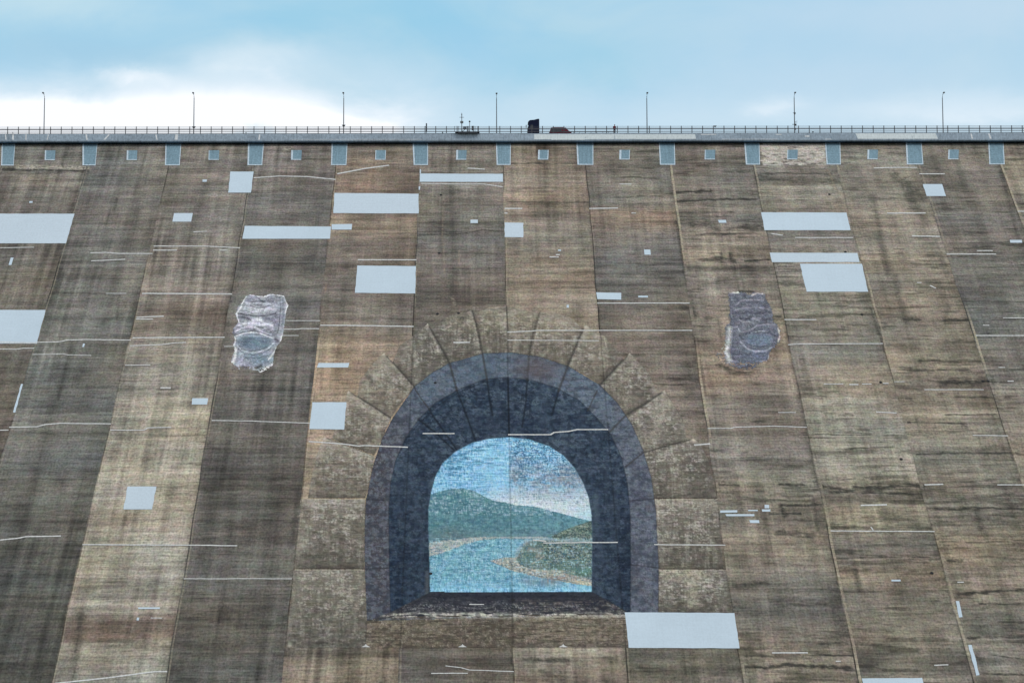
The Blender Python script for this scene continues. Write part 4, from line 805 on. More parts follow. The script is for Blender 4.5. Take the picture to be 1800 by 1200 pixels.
RAD2 = [[(803, 686), (820, 730), (836, 775)], [(856, 667), (860, 700), (866, 730)], [(893, 664), (895, 766)], [(735, 737), (765, 760), (800, 793)], [(755, 722), (785, 765), (803, 790)], [(927, 667), (924, 710), (918, 750)], [(982, 687), (970, 730)],
        [(641, 877), (683, 880)], [(1151, 877), (1108, 880)], [(640, 1000), (684, 998)], [(1158, 998), (1108, 992)]]
FARH = [(740, 874), (757, 868), (780, 862), (800, 858), (815, 858), (835, 863), (850, 872), (868, 880), (885, 882), (905, 887), (940, 890), (965, 897), (990, 903), (1015, 910), (1042, 916), (1042, 950), (900, 946), (740, 955)]
NEARH = [(966, 944), (985, 935), (1000, 928), (1020, 921), (1042, 914), (1042, 953), (1000, 953), (985, 950)]
BUSH = [(925, 953), (935, 949), (960, 948), (1000, 951), (1042, 952), (1042, 1019), (1010, 1011), (985, 1005), (950, 1003), (930, 999), (915, 993), (907, 985), (912, 972), (918, 960)]
SAND1 = [(740, 958), (757, 953), (790, 948), (820, 945), (850, 943.5), (905, 943), (960, 943), (966, 947), (930, 947), (905, 947), (870, 946), (840, 950), (815, 957), (790, 967), (770, 974), (740, 982)]
SAND2 = [(862, 985), (885, 980), (908, 979), (930, 988), (960, 1001), (1010, 1009), (1042, 1017), (1042, 1030), (1010, 1026), (980, 1020), (940, 1013), (900, 1003), (880, 994)]
mural = empty('tunnel_mural', pt(0, 90, 0), 'huge faded mural of a stone arch tunnel opening onto a river valley', 'mural')
u0 = uv(500, 1142)[0]; u1 = uv(1312, 1142)[0]; v0 = uv(900, 530)[1]; v1 = uv(900, 1143)[1]
U, V = np.meshgrid(np.arange(u0, u1, 0.085), np.arange(v0, v1, 0.155)); PX, PY = proj(U, V)
cu = (U[:-1, :-1]+U[1:, 1:])/2; cv = (V[:-1, :-1]+V[1:, 1:])/2; CX, CY = proj(cu, cv)
WX = CX+(fbm(CX*.25, CY*.25, 61, 3)-.5)*2.4; WY = CY+(fbm(CX*.25, CY*.25, 62, 3)-.5)*2.4
ID = np.zeros(cu.shape, int)
for i, P in enumerate(STONE): ID[inpoly(WX, WY, P)] = i+1
LEDGE = [(645, 1090), (686, 1083), (1100, 1078), (1106, 1138), (643, 1138)]
ID[inpoly(WX, WY, LEDGE)] = 35
ID[inpoly(CX+(WX-CX)*.4, CY+(WY-CY)*.4, BAND) & (CY < 1092)] = 20
ID[inpoly(CX+(WX-CX)*.3, CY+(WY-CY)*.3, INNER)] = 21
FLOOR = [(757, 1040), (1040, 1040), (1104, 1076), (1100, 1080), (690, 1086), (645, 1091), (686, 1076)]
ID[inpoly(WX, CY, FLOOR)] = 22
io = inpoly(CX+(WX-CX)*.25, CY, OPEN); ID[io] = 30
for P, i in ((FARH, 31), (None, 32), (SAND1, 33), (SAND2, 33), (NEARH, 34), (BUSH, 34)):
    m = (CY > 946) if P is None else inpoly(CX+(WX-CX)*.8, CY+(WY-CY)*.8, P)
    ID[io & m] = i
# vertex classes by the same polygons
VX = PX+(fbm(PX*.25, PY*.25, 61, 3)-.5)*2.4; VY = PY+(fbm(PX*.25, PY*.25, 62, 3)-.5)*2.4
col = np.zeros(U.shape+(3,))
for k in range(len(JU)-1):
    m = (U >= JU[k]) & (U < JU[k+1])
    if m.any():
        c = slab_rgb(k, U[m], V[m], PX[m], PY[m]); col[m] = c
md = fbm(PX*0.085, PY*0.12, 80, 4); md2 = fbm(PX*0.16, PY*0.20, 81, 4); vv_ = fbm(PX*0.12, PY*0.02, 82, 3)
slabcol = col.copy()
sp1 = fbm(PX*0.55, PY*0.75, 71, 3); sp2 = fbm(PX*0.22, PY*0.30, 72, 3); lo = fbm(PX*0.035, PY*0.035, 73, 3)
hz = fbm(PX*0.05, PY*0.6, 74, 4); vt = fbm(PX*0.55, PY*0.05, 75, 3)
def mul(m, a): col[m] *= a[m][:, None] if hasattr(a, 'shape') else a
def mixin(m, f, rgb):
    f = np.clip(f, 0, 1)[m][:, None]; col[m] = col[m]*(1-f) + lin(rgb)*f
allst = np.zeros(U.shape, bool)
CHIP = [.5, .42, .6, .75, .7, .55, .6, .7, .6, .55, .5, .75, .8, .55, .6, .75]
spS = fbm(PX*.42, PY*.60, 171, 3)*.45+fbm(PX*.07, PY*.8, 173, 4)*.35+fbm(PX*.5, PY*.05, 174, 3)*.20; md2b = fbm(PX*.07, PY*.45, 172, 4)
for i, P in enumerate(STONE):
    m = inpoly(PX, PY, [((x-P[0][0])*1.0+P[0][0], y) for x, y in P]); allst |= m
    base = [(106, 104, 94), (102, 99, 88), (116, 110, 96), (112, 107, 92), (124, 118, 102), (104, 100, 88), (104, 98, 86), (116, 109, 92), (120, 112, 94), (120, 112, 94), (116, 109, 92), (104, 99, 88), (114, 108, 96), (102, 97, 86), (108, 103, 90), (104, 101, 88)][i]
    mixin(m, np.full(U.shape, .50), base)
    xs = [p[0] for p in P]; ys = [p[1] for p in P]; t = (PY-min(ys))/(max(ys)-min(ys))
    ch = (spS-0.60+0.12*(lo-.5)+0.10*(1-t)+0.05*(CHIP[i]-.5)*4)/0.10
    mixin(m, ch*0.36, (174, 171, 158))
    mixin(m, (0.44-md2b)/0.08*.30, (78, 74, 64)); mixin(m, (spS-.68)/.08*.35, (196, 190, 174)); mixin(m, (0.36-spS)/.06*.3, (56, 54, 48))
    mixin(m, (0.40-hz)/0.1*.4, (80, 74, 62))
    mixin(m, np.clip((md-.50+.10*(.5-t))/.08, 0, 1)*np.clip(spS*4.6-1.9, 0, 1)*.75*np.clip(1.35-t, .35, 1), (194, 190, 178)); mixin(m, np.clip((.50-md2)/.07, 0, 1)*.50*np.clip(md2b*2.4-.4, 0, 1)*np.clip(.5+t, .4, 1), (60, 56, 50)); mixin(m, .30*np.clip(t*1.3-.3, 0, 1), (72, 66, 58)); mixin(m, .22*np.clip(.5-t, 0, 1), (176, 168, 150)); mixin(m, np.clip((vv_-.56)/.08, 0, 1)*.30*np.clip(spS*3-1, 0, 1), (170, 168, 152))
for P, w, rgb, a in [([(612, 690), (640, 712), (680, 738)], 12, (178, 172, 158), .6), ([(678, 630), (655, 660), (640, 690)], 14, (165, 160, 140), .55), ([(572, 775), (600, 785), (640, 800)], 8, (168, 160, 138), .45),
        ([(545, 884), (640, 885)], 12, (168, 164, 154), .45), ([(1168, 695), (1165, 740), (1140, 780)], 18, (165, 158, 140), .5), ([(1110, 632), (1085, 680), (1110, 720)], 18, (150, 142, 120), .45), ([(1170, 1006), (1230, 1010)], 14, (178, 170, 140), .55),
        ([(1215, 1010), (1218, 1060)], 16, (172, 166, 140), .5), ([(1160, 880), (1255, 882)], 10, (170, 164, 146), .5), ([(1030, 580), (1050, 610)], 14, (150, 140, 116), .4), ([(1185, 800), (1190, 860)], 20, (150, 142, 120), .35), ([(840, 548), (890, 543)], 8, (170, 160, 132), .5),
        ([(800, 560), (850, 570), (900, 560), (990, 568)], 26, (160, 148, 116), .4), ([(520, 1040), (630, 1050)], 60, (132, 128, 102), .25), ([(1060, 590), (1064, 640)], 9, (165, 158, 136), .5)]:
    m = allst; d = segdist(PX, PY, P); mixin(m, np.clip(1.2-d/w, 0, 1)*a*np.clip(spS*3.4-1.1, 0, 1), rgb)
for P, w, a in [([(560, 1130), (620, 1132)], 5, .5), ([(530, 997), (640, 998)], 5, .5), ([(545, 872), (640, 873)], 4, .5), ([(616, 690), (650, 706), (690, 738)], 7, .0), ([(1160, 1072), (1280, 1074)], 6, .4), ([(1160, 994), (1270, 996)], 5, .45), ([(1155, 872), (1255, 872)], 5, .6), ([(680, 634), (720, 672)], 9, .35),
        ([(1100, 640), (1062, 670)], 10, .45), ([(1150, 706), (1105, 724)], 6, .35), ([(820, 552), (812, 560)], 7, .6), ([(600, 776), (640, 790)], 5, .35), ([(620, 694), (650, 715)], 6, .4), ([(648, 665), (652, 672)], 7, .7), ([(750, 600), (770, 640)], 12, .25)]:
    d = segdist(PX, PY, P); mixin(allst, np.clip(1.3-d/w, 0, 1)*a*np.clip(md2b*3-.7, 0, 1), (48, 46, 42))
for i, P in enumerate(RAD[:11]):
    d = segdist(PX, PY, P); side = 1 if i >= 6 else -1
    mx_ = (P[0][0]+P[-1][0])/2; my_ = (P[0][1]+P[-1][1])/2
    mixin(allst, np.clip(1.4-d/7, 0, 1)*.42*np.clip(md2*3-.9, 0, 1)*((PY < my_+(PX-mx_)*(P[-1][1]-P[0][1])/((P[-1][0]-P[0][0]) or 1))), (58, 54, 50))
    mixin(allst, np.clip(1.3-d/8, 0, 1)*.45*np.clip(spS*3.4-1.2, 0, 1)*((PY > my_+(PX-mx_)*(P[-1][1]-P[0][1])/((P[-1][0]-P[0][0]) or 1))), (184, 180, 164))
chain = [(505, 1138), (516, 1001), (527, 877), (541, 875), (560, 790), (570, 768), (584, 770), (592, 740), (603, 712), (612, 686), (628, 697), (632, 670), (650, 645), (675, 620), (690, 637), (702, 608), (725, 592), (752, 569), (757, 580), (790, 554), (833, 545), (860, 541), (890, 538), (947, 551), (1000, 556), (1025, 578), (1028, 571), (1062, 590), (1096, 632), (1107, 620), (1140, 655), (1157, 694), (1168, 685), (1200, 735), (1208, 773), (1219, 770), (1246, 810), (1260, 875), (1272, 999), (1288, 1076)]
dch = segdist(PX, PY, chain); fd = np.clip(1.15-dch/15, 0, 1)*np.clip(.30+(md-.45)*4.5, 0, 1)*.72
fd = np.where(allst, fd, 0)[..., None]; col = col*(1-fd)+slabcol*fd
m = (segdist(PX, PY, BAND) < 3.5) & ~inpoly(PX, PY, INNER) & ~allst; mixin(m, np.full(U.shape, .6), (98, 94, 86))
g_ = col.mean(-1, keepdims=True); w_ = np.where(allst, .30, 0)[..., None]; col = col*(1-w_)+g_*np.array([1.05, 1.0, .95])*w_
# ledge under the tunnel
mL = inpoly(PX, PY, LEDGE); mixin(mL, np.full(U.shape, .7), (102, 93, 80)); mixin(mL, (sp1-.57)/.1*.35, (150, 142, 128)); mixin(mL, (.46-sp2)/.08*.3, (66, 60, 54)); mixin(mL, np.clip((1100-PY)/18, 0, 1)*.25*np.clip(sp1*3-1, 0, 1), (190, 186, 172))
mixin(mL, np.clip(1-abs(PX-865)/70, 0, 1)*.5*np.clip(sp2*2, 0, 1)*(PX < 903), (60, 56, 52)); mixin(mL, np.clip((PY-1122)/14, 0, 1)*(PX > 903)*.45, (62, 56, 62))
# arch band
mB = inpoly(PX, PY, BAND) & ~inpoly(PX, PY, INNER) & (PY < 1092)
left = np.clip((780-PX)/110, 0, 1)*np.clip((PY-700)/60, 0, 1)
mixin(mB, np.full(U.shape, .92), (84, 96, 108)); mixin(mB, left, (68, 62, 65)); mixin(mB, np.clip((PX-1060)/60, 0, 1)*.8, (86, 87, 97)); mixin(mB, np.clip((md-.5)/.08, 0, 1)*np.clip(sp1*3-1, 0, 1)*.35, (126, 128, 134))
mixin(mB, .5*np.clip((760-PY)/90, 0, 1)*(PX > 740), (92, 108, 122)); mixin(mB, (lo-.58)/.1*.3, (92, 88, 90)); mixin(mB, (sp2-.52)/.1*.22, (112, 116, 124)); mixin(mB, (.46-sp1)/.1*.25, (54, 56, 64)); mixin(mB, (sp1-.66)/.08*.2, (140, 140, 144)); mixin(mB, (.44-hz)/.1*.3, (60, 60, 68)); mixin(mB, np.clip((.49-md)/.06, 0, 1)*.60, (58, 62, 72)); mixin(mB, np.clip((md2-.54)/.08, 0, 1)*.35, (116, 120, 128))
mixin(mB, np.exp(-((PX-945)/40)**2-((PY-648)/20)**2)*.7, (90, 76, 74)); mixin(mB, np.clip((PX-800)/60, 0, 1)*np.clip((880-PX)/30, 0, 1)*.4, (84, 98, 108))
# tunnel wall
mI = inpoly(PX, PY, INNER)
mixin(mI, np.full(U.shape, .97), (38, 54, 70)); mixin(mI, np.clip((730-PX)/40, 0, 1)*np.clip((PY-860)/80, 0, 1)*.9, (24, 42, 62)); mixin(mI, np.clip((PX-1060)/20, 0, 1)*np.clip((PY-860)/60, 0, 1)*.8, (26, 38, 54))
mixin(mI, (sp2-.52)/.12*.32*(0.4+.6*np.clip((900-PY)/120+.4, 0, 1)), (74, 84, 97)); mixin(mI, (sp1-.64)/.1*.35, (92, 100, 110)); mixin(mI, (.44-sp2)/.1*.35, (24, 32, 44)); mixin(mI, (hz-.6)/.08*.4, (58, 66, 78))
up_ = .45+.55*np.clip((860-PY)/80, 0, 1); mixin(mI, up_*np.clip((md-.49)/.06, 0, 1)*.62*np.clip(sp1*3.4-1, 0, 1), (104, 112, 120)); mixin(mI, up_*np.clip((fbm(PX*.05, PY*.30, 121, 4)-.54)/.05, 0, 1)*.45, (88, 98, 108)); mixin(mI, np.clip((.50-md2)/.08, 0, 1)*.6, (20, 30, 44)); mixin(mI, np.clip((vv_-.56)/.08, 0, 1)*.25, (74, 82, 94))
mixin(mI, np.exp(-((PX-900)/120)**2-((PY-745)/20)**2)*.5, (26, 38, 56)); mixin(mI, np.clip((PX-1040)/6, 0, 1)*np.clip((1056-PX)/8, 0, 1)*np.clip((950-PY)/40, 0, 1)*np.clip((PY-860)/10, 0, 1)*.5, (88, 100, 108))
mixin(mI, np.clip((756-PX)/4, 0, 1)*np.clip((PX-745)/5, 0, 1)*np.clip((PY-1000)/8, 0, 1)*.6, (92, 92, 90))
for P in RAD2[:7]: stroke(col, PX, PY, P, 3.0, (14, 22, 32), .9, .5)
stroke(col, PX, PY, [(770, 760), (778, 735), (800, 728), (818, 740)], 1.6, (24, 30, 42), .6); stroke(col, PX, PY, [(700, 800), (715, 770), (740, 740), (770, 713), (806, 690), (850, 672), (890, 667)], 1.5, (20, 26, 34), .6)
col[mI & ~inpoly(PX, PY, OPEN)] *= np.array([.72, .84, .96]); col[mB] *= np.array([.90, .98, 1.06])
# floor
mF = inpoly(PX, PY, FLOOR)
t = np.clip((PY-1040)/44, 0, 1)
mixin(mF, np.full(U.shape, 1.0), (46, 50, 60)); mixin(mF, t**1.6*.75*np.clip((PX-660)/60, 0, 1), (96, 94, 96)); mixin(mF, np.clip((PX-903)/6, 0, 1)*.5*np.clip((PY-1050)/8, 0, 1), (96, 90, 84)); mixin(mF, (sp1-.58)/.1*t*.35, (132, 132, 136)); mixin(mF, (.48-sp2)/.1*.5, (30, 34, 46))
mixin(mF, np.exp(-((PY-1048)/3.2)**2)*.7*(hz*1.4), (18, 22, 32)); mixin(mF, np.exp(-((PY-1073)/2.5)**2)*.6*np.clip(hz*2-.4, 0, 1), (24, 28, 36))
fl = mF | mL
mixin(fl, np.exp(-((PY-1081.5+ (PX-700)*.004)/4.2)**2)*np.clip((PX-655)/45, 0, 1)*np.clip(1.5-.45*(PX > 903)-abs(sp1-.55)*3, 0, 1)*.95, (204, 203, 194))
mixin(fl, np.exp(-((PY-1068)/7)**2)*np.clip((PX-690)/40, 0, 1)*(sp1-.52)/.1*.35, (150, 152, 156))
stroke(col, PX, PY, [(757, 1041), (722, 1062), (688, 1084), (650, 1091)], 1.5, (24, 28, 36), .6); stroke(col, PX, PY, [(1041, 1041), (1075, 1058), (1104, 1077)], 1.3, (28, 30, 38), .6)
stroke(col, PX, PY, [(644, 1092), (643, 1136)], 2, (50, 44, 44), .7); stroke(col, PX, PY, [(1000, 1076), (1098, 1076)], 2, (30, 30, 38), .5)
mixin(mF, np.clip((.50-md2)/.06, 0, 1)*.6, (36, 38, 48)); mixin(mF, (.5-hz)/.08*.5, (40, 42, 50)); mixin(mL, np.clip((.50-md)/.06, 0, 1)*.45, (70, 64, 56)); mixin(mL, np.clip((md2-.54)/.06, 0, 1)*.45*np.clip(sp1*3-1, 0, 1), (156, 148, 134)); mixin(mL, (.48-hz)/.08*.4, (72, 66, 58))
# landscape
mO = inpoly(PX, PY, OPEN); R_ = np.clip((PX-892)/9, 0, 1)
mixin(mO, np.full(U.shape, 1.0), (132, 188, 224))
skyv = np.clip((sp2*.5+hz*.6-.50)/.14, 0, 1); topm = np.clip((872-PY)/60, 0, 1)
mixin(mO, (1-np.clip((hz*.62+sp1*.38-.40)/.12, 0, 1))*topm*.95*np.clip(.55+(lo-.4)*2, 0, 1), (44, 98, 130)); mixin(mO, (1-np.clip((sp1-.38)/.12, 0, 1))*.5*topm, (62, 122, 156))
mixin(mO, (hz-.55)/.1*.6, (168, 216, 246)); mixin(mO, R_*np.clip((lo+sp2*.5-.64)/.14, 0, 1)*.6*np.clip((PY-795)/35, 0, 1), (128, 138, 148)); mixin(mO, R_*np.clip((PX-985)/40, 0, 1)*np.clip((PY-800)/20, 0, 1)*.6*np.clip(sp2*2.2-.3, 0, 1), (122, 118, 120))
mixin(mO, R_*np.clip((PY-790)/50, 0, 1)*.35*np.clip(hz*2.6-.9, 0, 1), (138, 128, 124)); mixin(mO, R_*(.47-sp1)/.07*.6*topm, (40, 84, 116))
for bx, by, rx, ry in ((912, 806, 12, 5), (905, 838, 9, 14), (975, 834, 22, 8), (908, 872, 10, 10), (985, 848, 26, 9)): mixin(mO, np.exp(-((PX-bx)/rx)**2-((PY-by)/ry)**2)*.7*np.clip(sp2*2.4-.4, 0, 1)*.7, (128, 116, 112))
mixin(mO, np.exp(-((PX-868)/32)**2-((PY-820)/50)**2)*.85*(1-R_)*np.clip(hz*2.4-.3, 0, 1), (152, 206, 238)); mixin(mO, np.clip((PY-848)/22, 0, 1)*np.clip((PX-850)/40, 0, 1)*.45, (188, 204, 214)); mixin(mO, np.clip((PY-856)/30, 0, 1)*np.clip((PX-840)/30, 0, 1)*np.clip(sp1*2.4-.45, 0, 1)*.85, (210, 220, 226)); mixin(mO, np.exp(-((PX-940)/70)**2-((PY-884-(PX-900)*.12)/9)**2)*.75*np.clip(sp2*2.6-.4, 0, 1), (218, 226, 230)); mixin(mO, np.clip((PX-1000)/30, 0, 1)*np.clip((PY-885)/15, 0, 1)*.5, (166, 208, 224))
mixin(mO, np.exp(-((PY-863)/5)**2)*(PX < 815)*.6*np.clip(hz*2.2-.5, 0, 1), (168, 214, 240))
def reg(P, j=1.0): return mO & inpoly(PX+(VX-PX)*.8*j, PY+(VY-PY)*.8*j, P)
m = reg(FARH); mixin(m, np.full(U.shape, 1.0), (84, 126, 138)); mixin(m, np.clip((PX-890)/120, 0, 1)*.7, (112, 158, 174)); mixin(m, np.exp(-((PX-830)/50)**2-((PY-872)/16)**2)*.6, (88, 138, 136)); mixin(m, (md2-.52)/.08*.3, (108, 150, 158)); mixin(m, (.48-md2)/.08*.3, (68, 110, 122)); mixin(m, (sp1-.55)/.1*.15, (118, 158, 166)); mixin(m, (.46-sp1)/.1*.15, (62, 102, 116)); mixin(m, (.46-sp2)/.1*.4, (62, 104, 118)); mixin(m, np.exp(-((PX-790)/28)**2-((PY-936)/12)**2)*.6*np.clip(sp2*2.2-.3, 0, 1), (92, 96, 92)); mixin(m, np.clip((PY-925)/18, 0, 1)*.3, (110, 124, 126))
mixin(m, np.clip((PX-700)/1, 0, 1)*np.clip(abs(PX-896)*-1/3+1, 0, 1)*.3, (120, 160, 170))
m = mO & (PY > 946) & ~reg(FARH); mixin(m, np.full(U.shape, 1.0), (106, 160, 180)); mixin(m, np.clip((PX-870)/60, 0, 1)*.4, (128, 172, 190)); mixin(m, (.50-(hz*.25+sp1*.5+md2*.25))/.07*.6, (72, 124, 146)); mixin(m, (hz-.56)/.1*.3, (140, 190, 212)); mixin(m, (md-.52)/.08*.3, (132, 182, 200)); mixin(m, (sp1-.64)/.08*.5, (180, 216, 230)); mixin(m, np.clip((PY-1010)/22, 0, 1)*.55, (130, 188, 218))
mixin(m, np.clip((PY-1032)/3, 0, 1)*.8*np.clip(sp2*3-.6, 0, 1), (150, 206, 236)); mixin(m, np.exp(-((PX-930)/16)**2-((PY-1022)/9)**2)*.7, (116, 128, 134)); mixin(m, np.exp(-((PX-966)/20)**2-((PY-1020)/10)**2)*.85, (120, 110, 108)); mixin(m, (vt-.54)/.1*.35*np.clip((PY-1000)/15, 0, 1), (90, 146, 178))
m = reg(SAND1); mixin(m, np.full(U.shape, 1.0), (162, 168, 166)); mixin(m, (.48-sp1)/.1*.5, (122, 134, 136)); mixin(m, (sp1-.58)/.1*.6, (198, 196, 186)); mixin(m, np.clip((PX-850)/30, 0, 1)*.5, (150, 172, 178))
m = reg(SAND2); mixin(m, np.full(U.shape, 1.0), (156, 156, 146)); mixin(m, (.48-sp1)/.1*.6, (112, 116, 112)); mixin(m, (sp1-.56)/.1*.7, (204, 200, 184)); mixin(m, np.exp(-((PX-1020)/22)**2-((PY-1024)/5)**2)*.7, (200, 188, 164)); mixin(m, np.exp(-((PX-990)/30)**2-((PY-1015)/5)**2)*.6, (138, 112, 98))
m = reg(NEARH) | reg(BUSH); mixin(m, np.full(U.shape, 1.0), (104, 116, 110)); mixin(m, np.clip((935-PX)/20, 0, 1)*.6*np.clip(sp2*2.4-.3, 0, 1), (150, 152, 144)); mixin(m, (.50-md2)/.05*.55, (60, 76, 72)); mixin(m, (fbm(PX*.1, PY*.5, 88, 3)-.52)/.06*.5, (136, 148, 136)); mixin(m, (.48-fbm(PX*.1, PY*.5, 89, 3))/.06*.5, (66, 80, 74)); mixin(m, (sp2-.50)/.1*.55, (116, 136, 124)); mixin(m, (.47-sp1)/.08*.65, (54, 70, 66)); mixin(m, (sp1-.62)/.08*.5, (150, 158, 146)); mixin(m, (lo-.52)/.1*.25, (90, 112, 104)); mixin(m, np.exp(-((PX-1015)/40)**2-((PY-1003)/7)**2)*.5, (80, 124, 104))
for P, w, rgb, a in [([(922, 950), (960, 947.5), (1000, 950), (1040, 951)], 3, (158, 176, 180), .7), ([(925, 955), (912, 966), (906, 980)], 6, (150, 158, 154), .6), ([(940, 1004), (980, 1003), (1010, 1006)], 3, (170, 170, 156), .5), ([(930, 965), (950, 968), (945, 978)], 6, (160, 156, 148), .6), ([(936, 990), (950, 982), (956, 976)], 1.8, (182, 176, 162), .8), ([(935, 1001), (960, 1003), (990, 1004)], 2.2, (190, 184, 166), .7), ([(915, 962), (926, 952), (940, 957)], 3, (156, 164, 164), .5), ([(990, 950), (1005, 955), (1015, 962)], 1.5, (150, 156, 150), .6),
        ([(895, 996), (925, 1008), (965, 1015), (1010, 1024)], 1.4, (70, 84, 92), .7), ([(955, 944), (1000, 929), (1041, 915)], 1.2, (62, 84, 84), .6), ([(800, 951), (811, 951)], 2, (206, 210, 210), .8), ([(862, 986), (880, 994), (895, 1000)], 1.3, (96, 112, 120), .6), ([(757, 982), (790, 969), (820, 958)], 1.2, (70, 116, 128), .5)]:
    stroke(col, PX, PY, P, w, rgb, a, .5)
mO2 = mO; cr = fbm(PX*.9, PY*.25, 95, 3)*.5+fbm(PX*.12, PY*1.0, 96, 3)*.5
mixin(mO2 & (PY < 900), (.49-cr)/.05*.26*(1-.8*np.exp(-((PX-868)/34)**2-((PY-825)/55)**2))*np.clip((905-PY)/60, 0, 1), (58, 112, 144)); mixin(mO2 & (PY < 905), (cr-.54)/.05*.2, (196, 220, 234))
mixin(mO2 & (PY > 945), (.48-cr)/.05*.22, (70, 112, 132)); mixin(mO2 & (PY > 945), (cr-.55)/.05*.25, (160, 196, 210))
mixin(mO2 & (PY > 858) & (PY < 950), (.48-cr)/.05*.12, (62, 98, 110)); mixin(mO2 & (PY > 858) & (PY < 950), (cr-.54)/.05*.12, (136, 168, 176))
mixin(mO2, np.exp(-((PX-975)/45)**2-((PY-845)/28)**2)*np.clip((fbm(PX*.06, PY*.2, 97, 4)-.46)/.08, 0, 1)*.40, (136, 132, 134))
# radial mortar lines painted on stones and band; vertical slab joints and lift lines show through
for i, P in enumerate(RAD): stroke(col, PX, PY, P, [2.4, 3.2, 2.8, 3.4, 3.2, 1.8, 3.8, 3.8, 4.2, 3.2, 2.4, 1.8, 2.0][i], (50, 48, 46), .85 if i not in (5, 6) else .65, .5)
for P in RAD2[7:]: stroke(col, PX, PY, P, 1.6, (38, 38, 44), .8, .5)
for P in ([(517, 1000), (640, 1000)], [(530, 876), (642, 876)], [(1151, 876), (1262, 876)], [(1158, 1000), (1272, 1000)]): stroke(col, PX, PY, [(x, y+1.2) for x, y in P], 1.6, (186, 180, 162), .6, .5); stroke(col, PX, PY, [(x, y-1.2) for x, y in P], 1.6, (58, 54, 48), .7, .5)
for P in (BAND[1:], INNER): stroke(col, PX, PY, P, 1.6, (40, 42, 48), .55, .5)
stroke(col, PX, PY, OPEN, 1.6, (70, 96, 112), .5, .5)
for x, y in ((570, 770), (612, 689), (675, 621), (752, 569), (1107, 621), (1168, 687), (1219, 773), (1030, 575)): blob(col, PX, PY, x, y, 4, 3.5, (196, 190, 172), .85)
stroke(col, PX, PY, [(745, 573), (758, 566)], 2.4, (196, 190, 176), .8); stroke(col, PX, PY, [(1046, 590), (1062, 592), (1066, 610)], 2, (190, 182, 164), .5); stroke(col, PX, PY, [(1168, 686), (1185, 712), (1202, 742)], 1.2, (60, 56, 50), .5); stroke(col, PX, PY, [(890, 537), (835, 545)], 1.5, (176, 166, 140), .6)
stroke(col, PX, PY, [(515, 1003), (512, 1012)], 2, (190, 186, 174), .5); blob(col, PX, PY, 509, 1134, 4, 5, (176, 172, 158), .7)
vj = np.exp(-((U-JU[9])/.12)**2)+np.exp(-((U-JU[10])/.12)**2)+np.exp(-((U-JU[11])/.12)**2)
col *= (1-.40*np.clip(vj, 0, 1))[..., None]
# faint difference of the slabs under the paint
col[(U > JU[10])] *= 1.04; col[(U < JU[9])] *= .97
NAMES = {20: 'arch_band', 21: 'tunnel_wall', 22: 'tunnel_floor', 30: 'painted_sky', 31: 'painted_hill', 32: 'painted_river', 33: 'painted_shore', 34: 'painted_bushes', 35: 'stone_ledge'}
ID[(cu > JU[9]-.05) & (cu < JU[9]+.05) & False] = 0
for i in sorted(set(ID.ravel())-{0}):
    nm = NAMES.get(i, 'arch_stone')
    link(nm, grid_mesh(nm, U, V, 0.034, col, ID == i), M_mural, mural).matrix_parent_inverse = Matrix.Translation(mural.location).inverted()
for x in (643, 813, 990):
    P = QX([(x-2, 1134), (x, 1131.5), (x+2, 1134), (x+8, 1137), (x-8, 1137)]); link('repair_patch', poly_mesh('repair_patch', P, 0.044), M_seal, slab_at(P[0][0]))

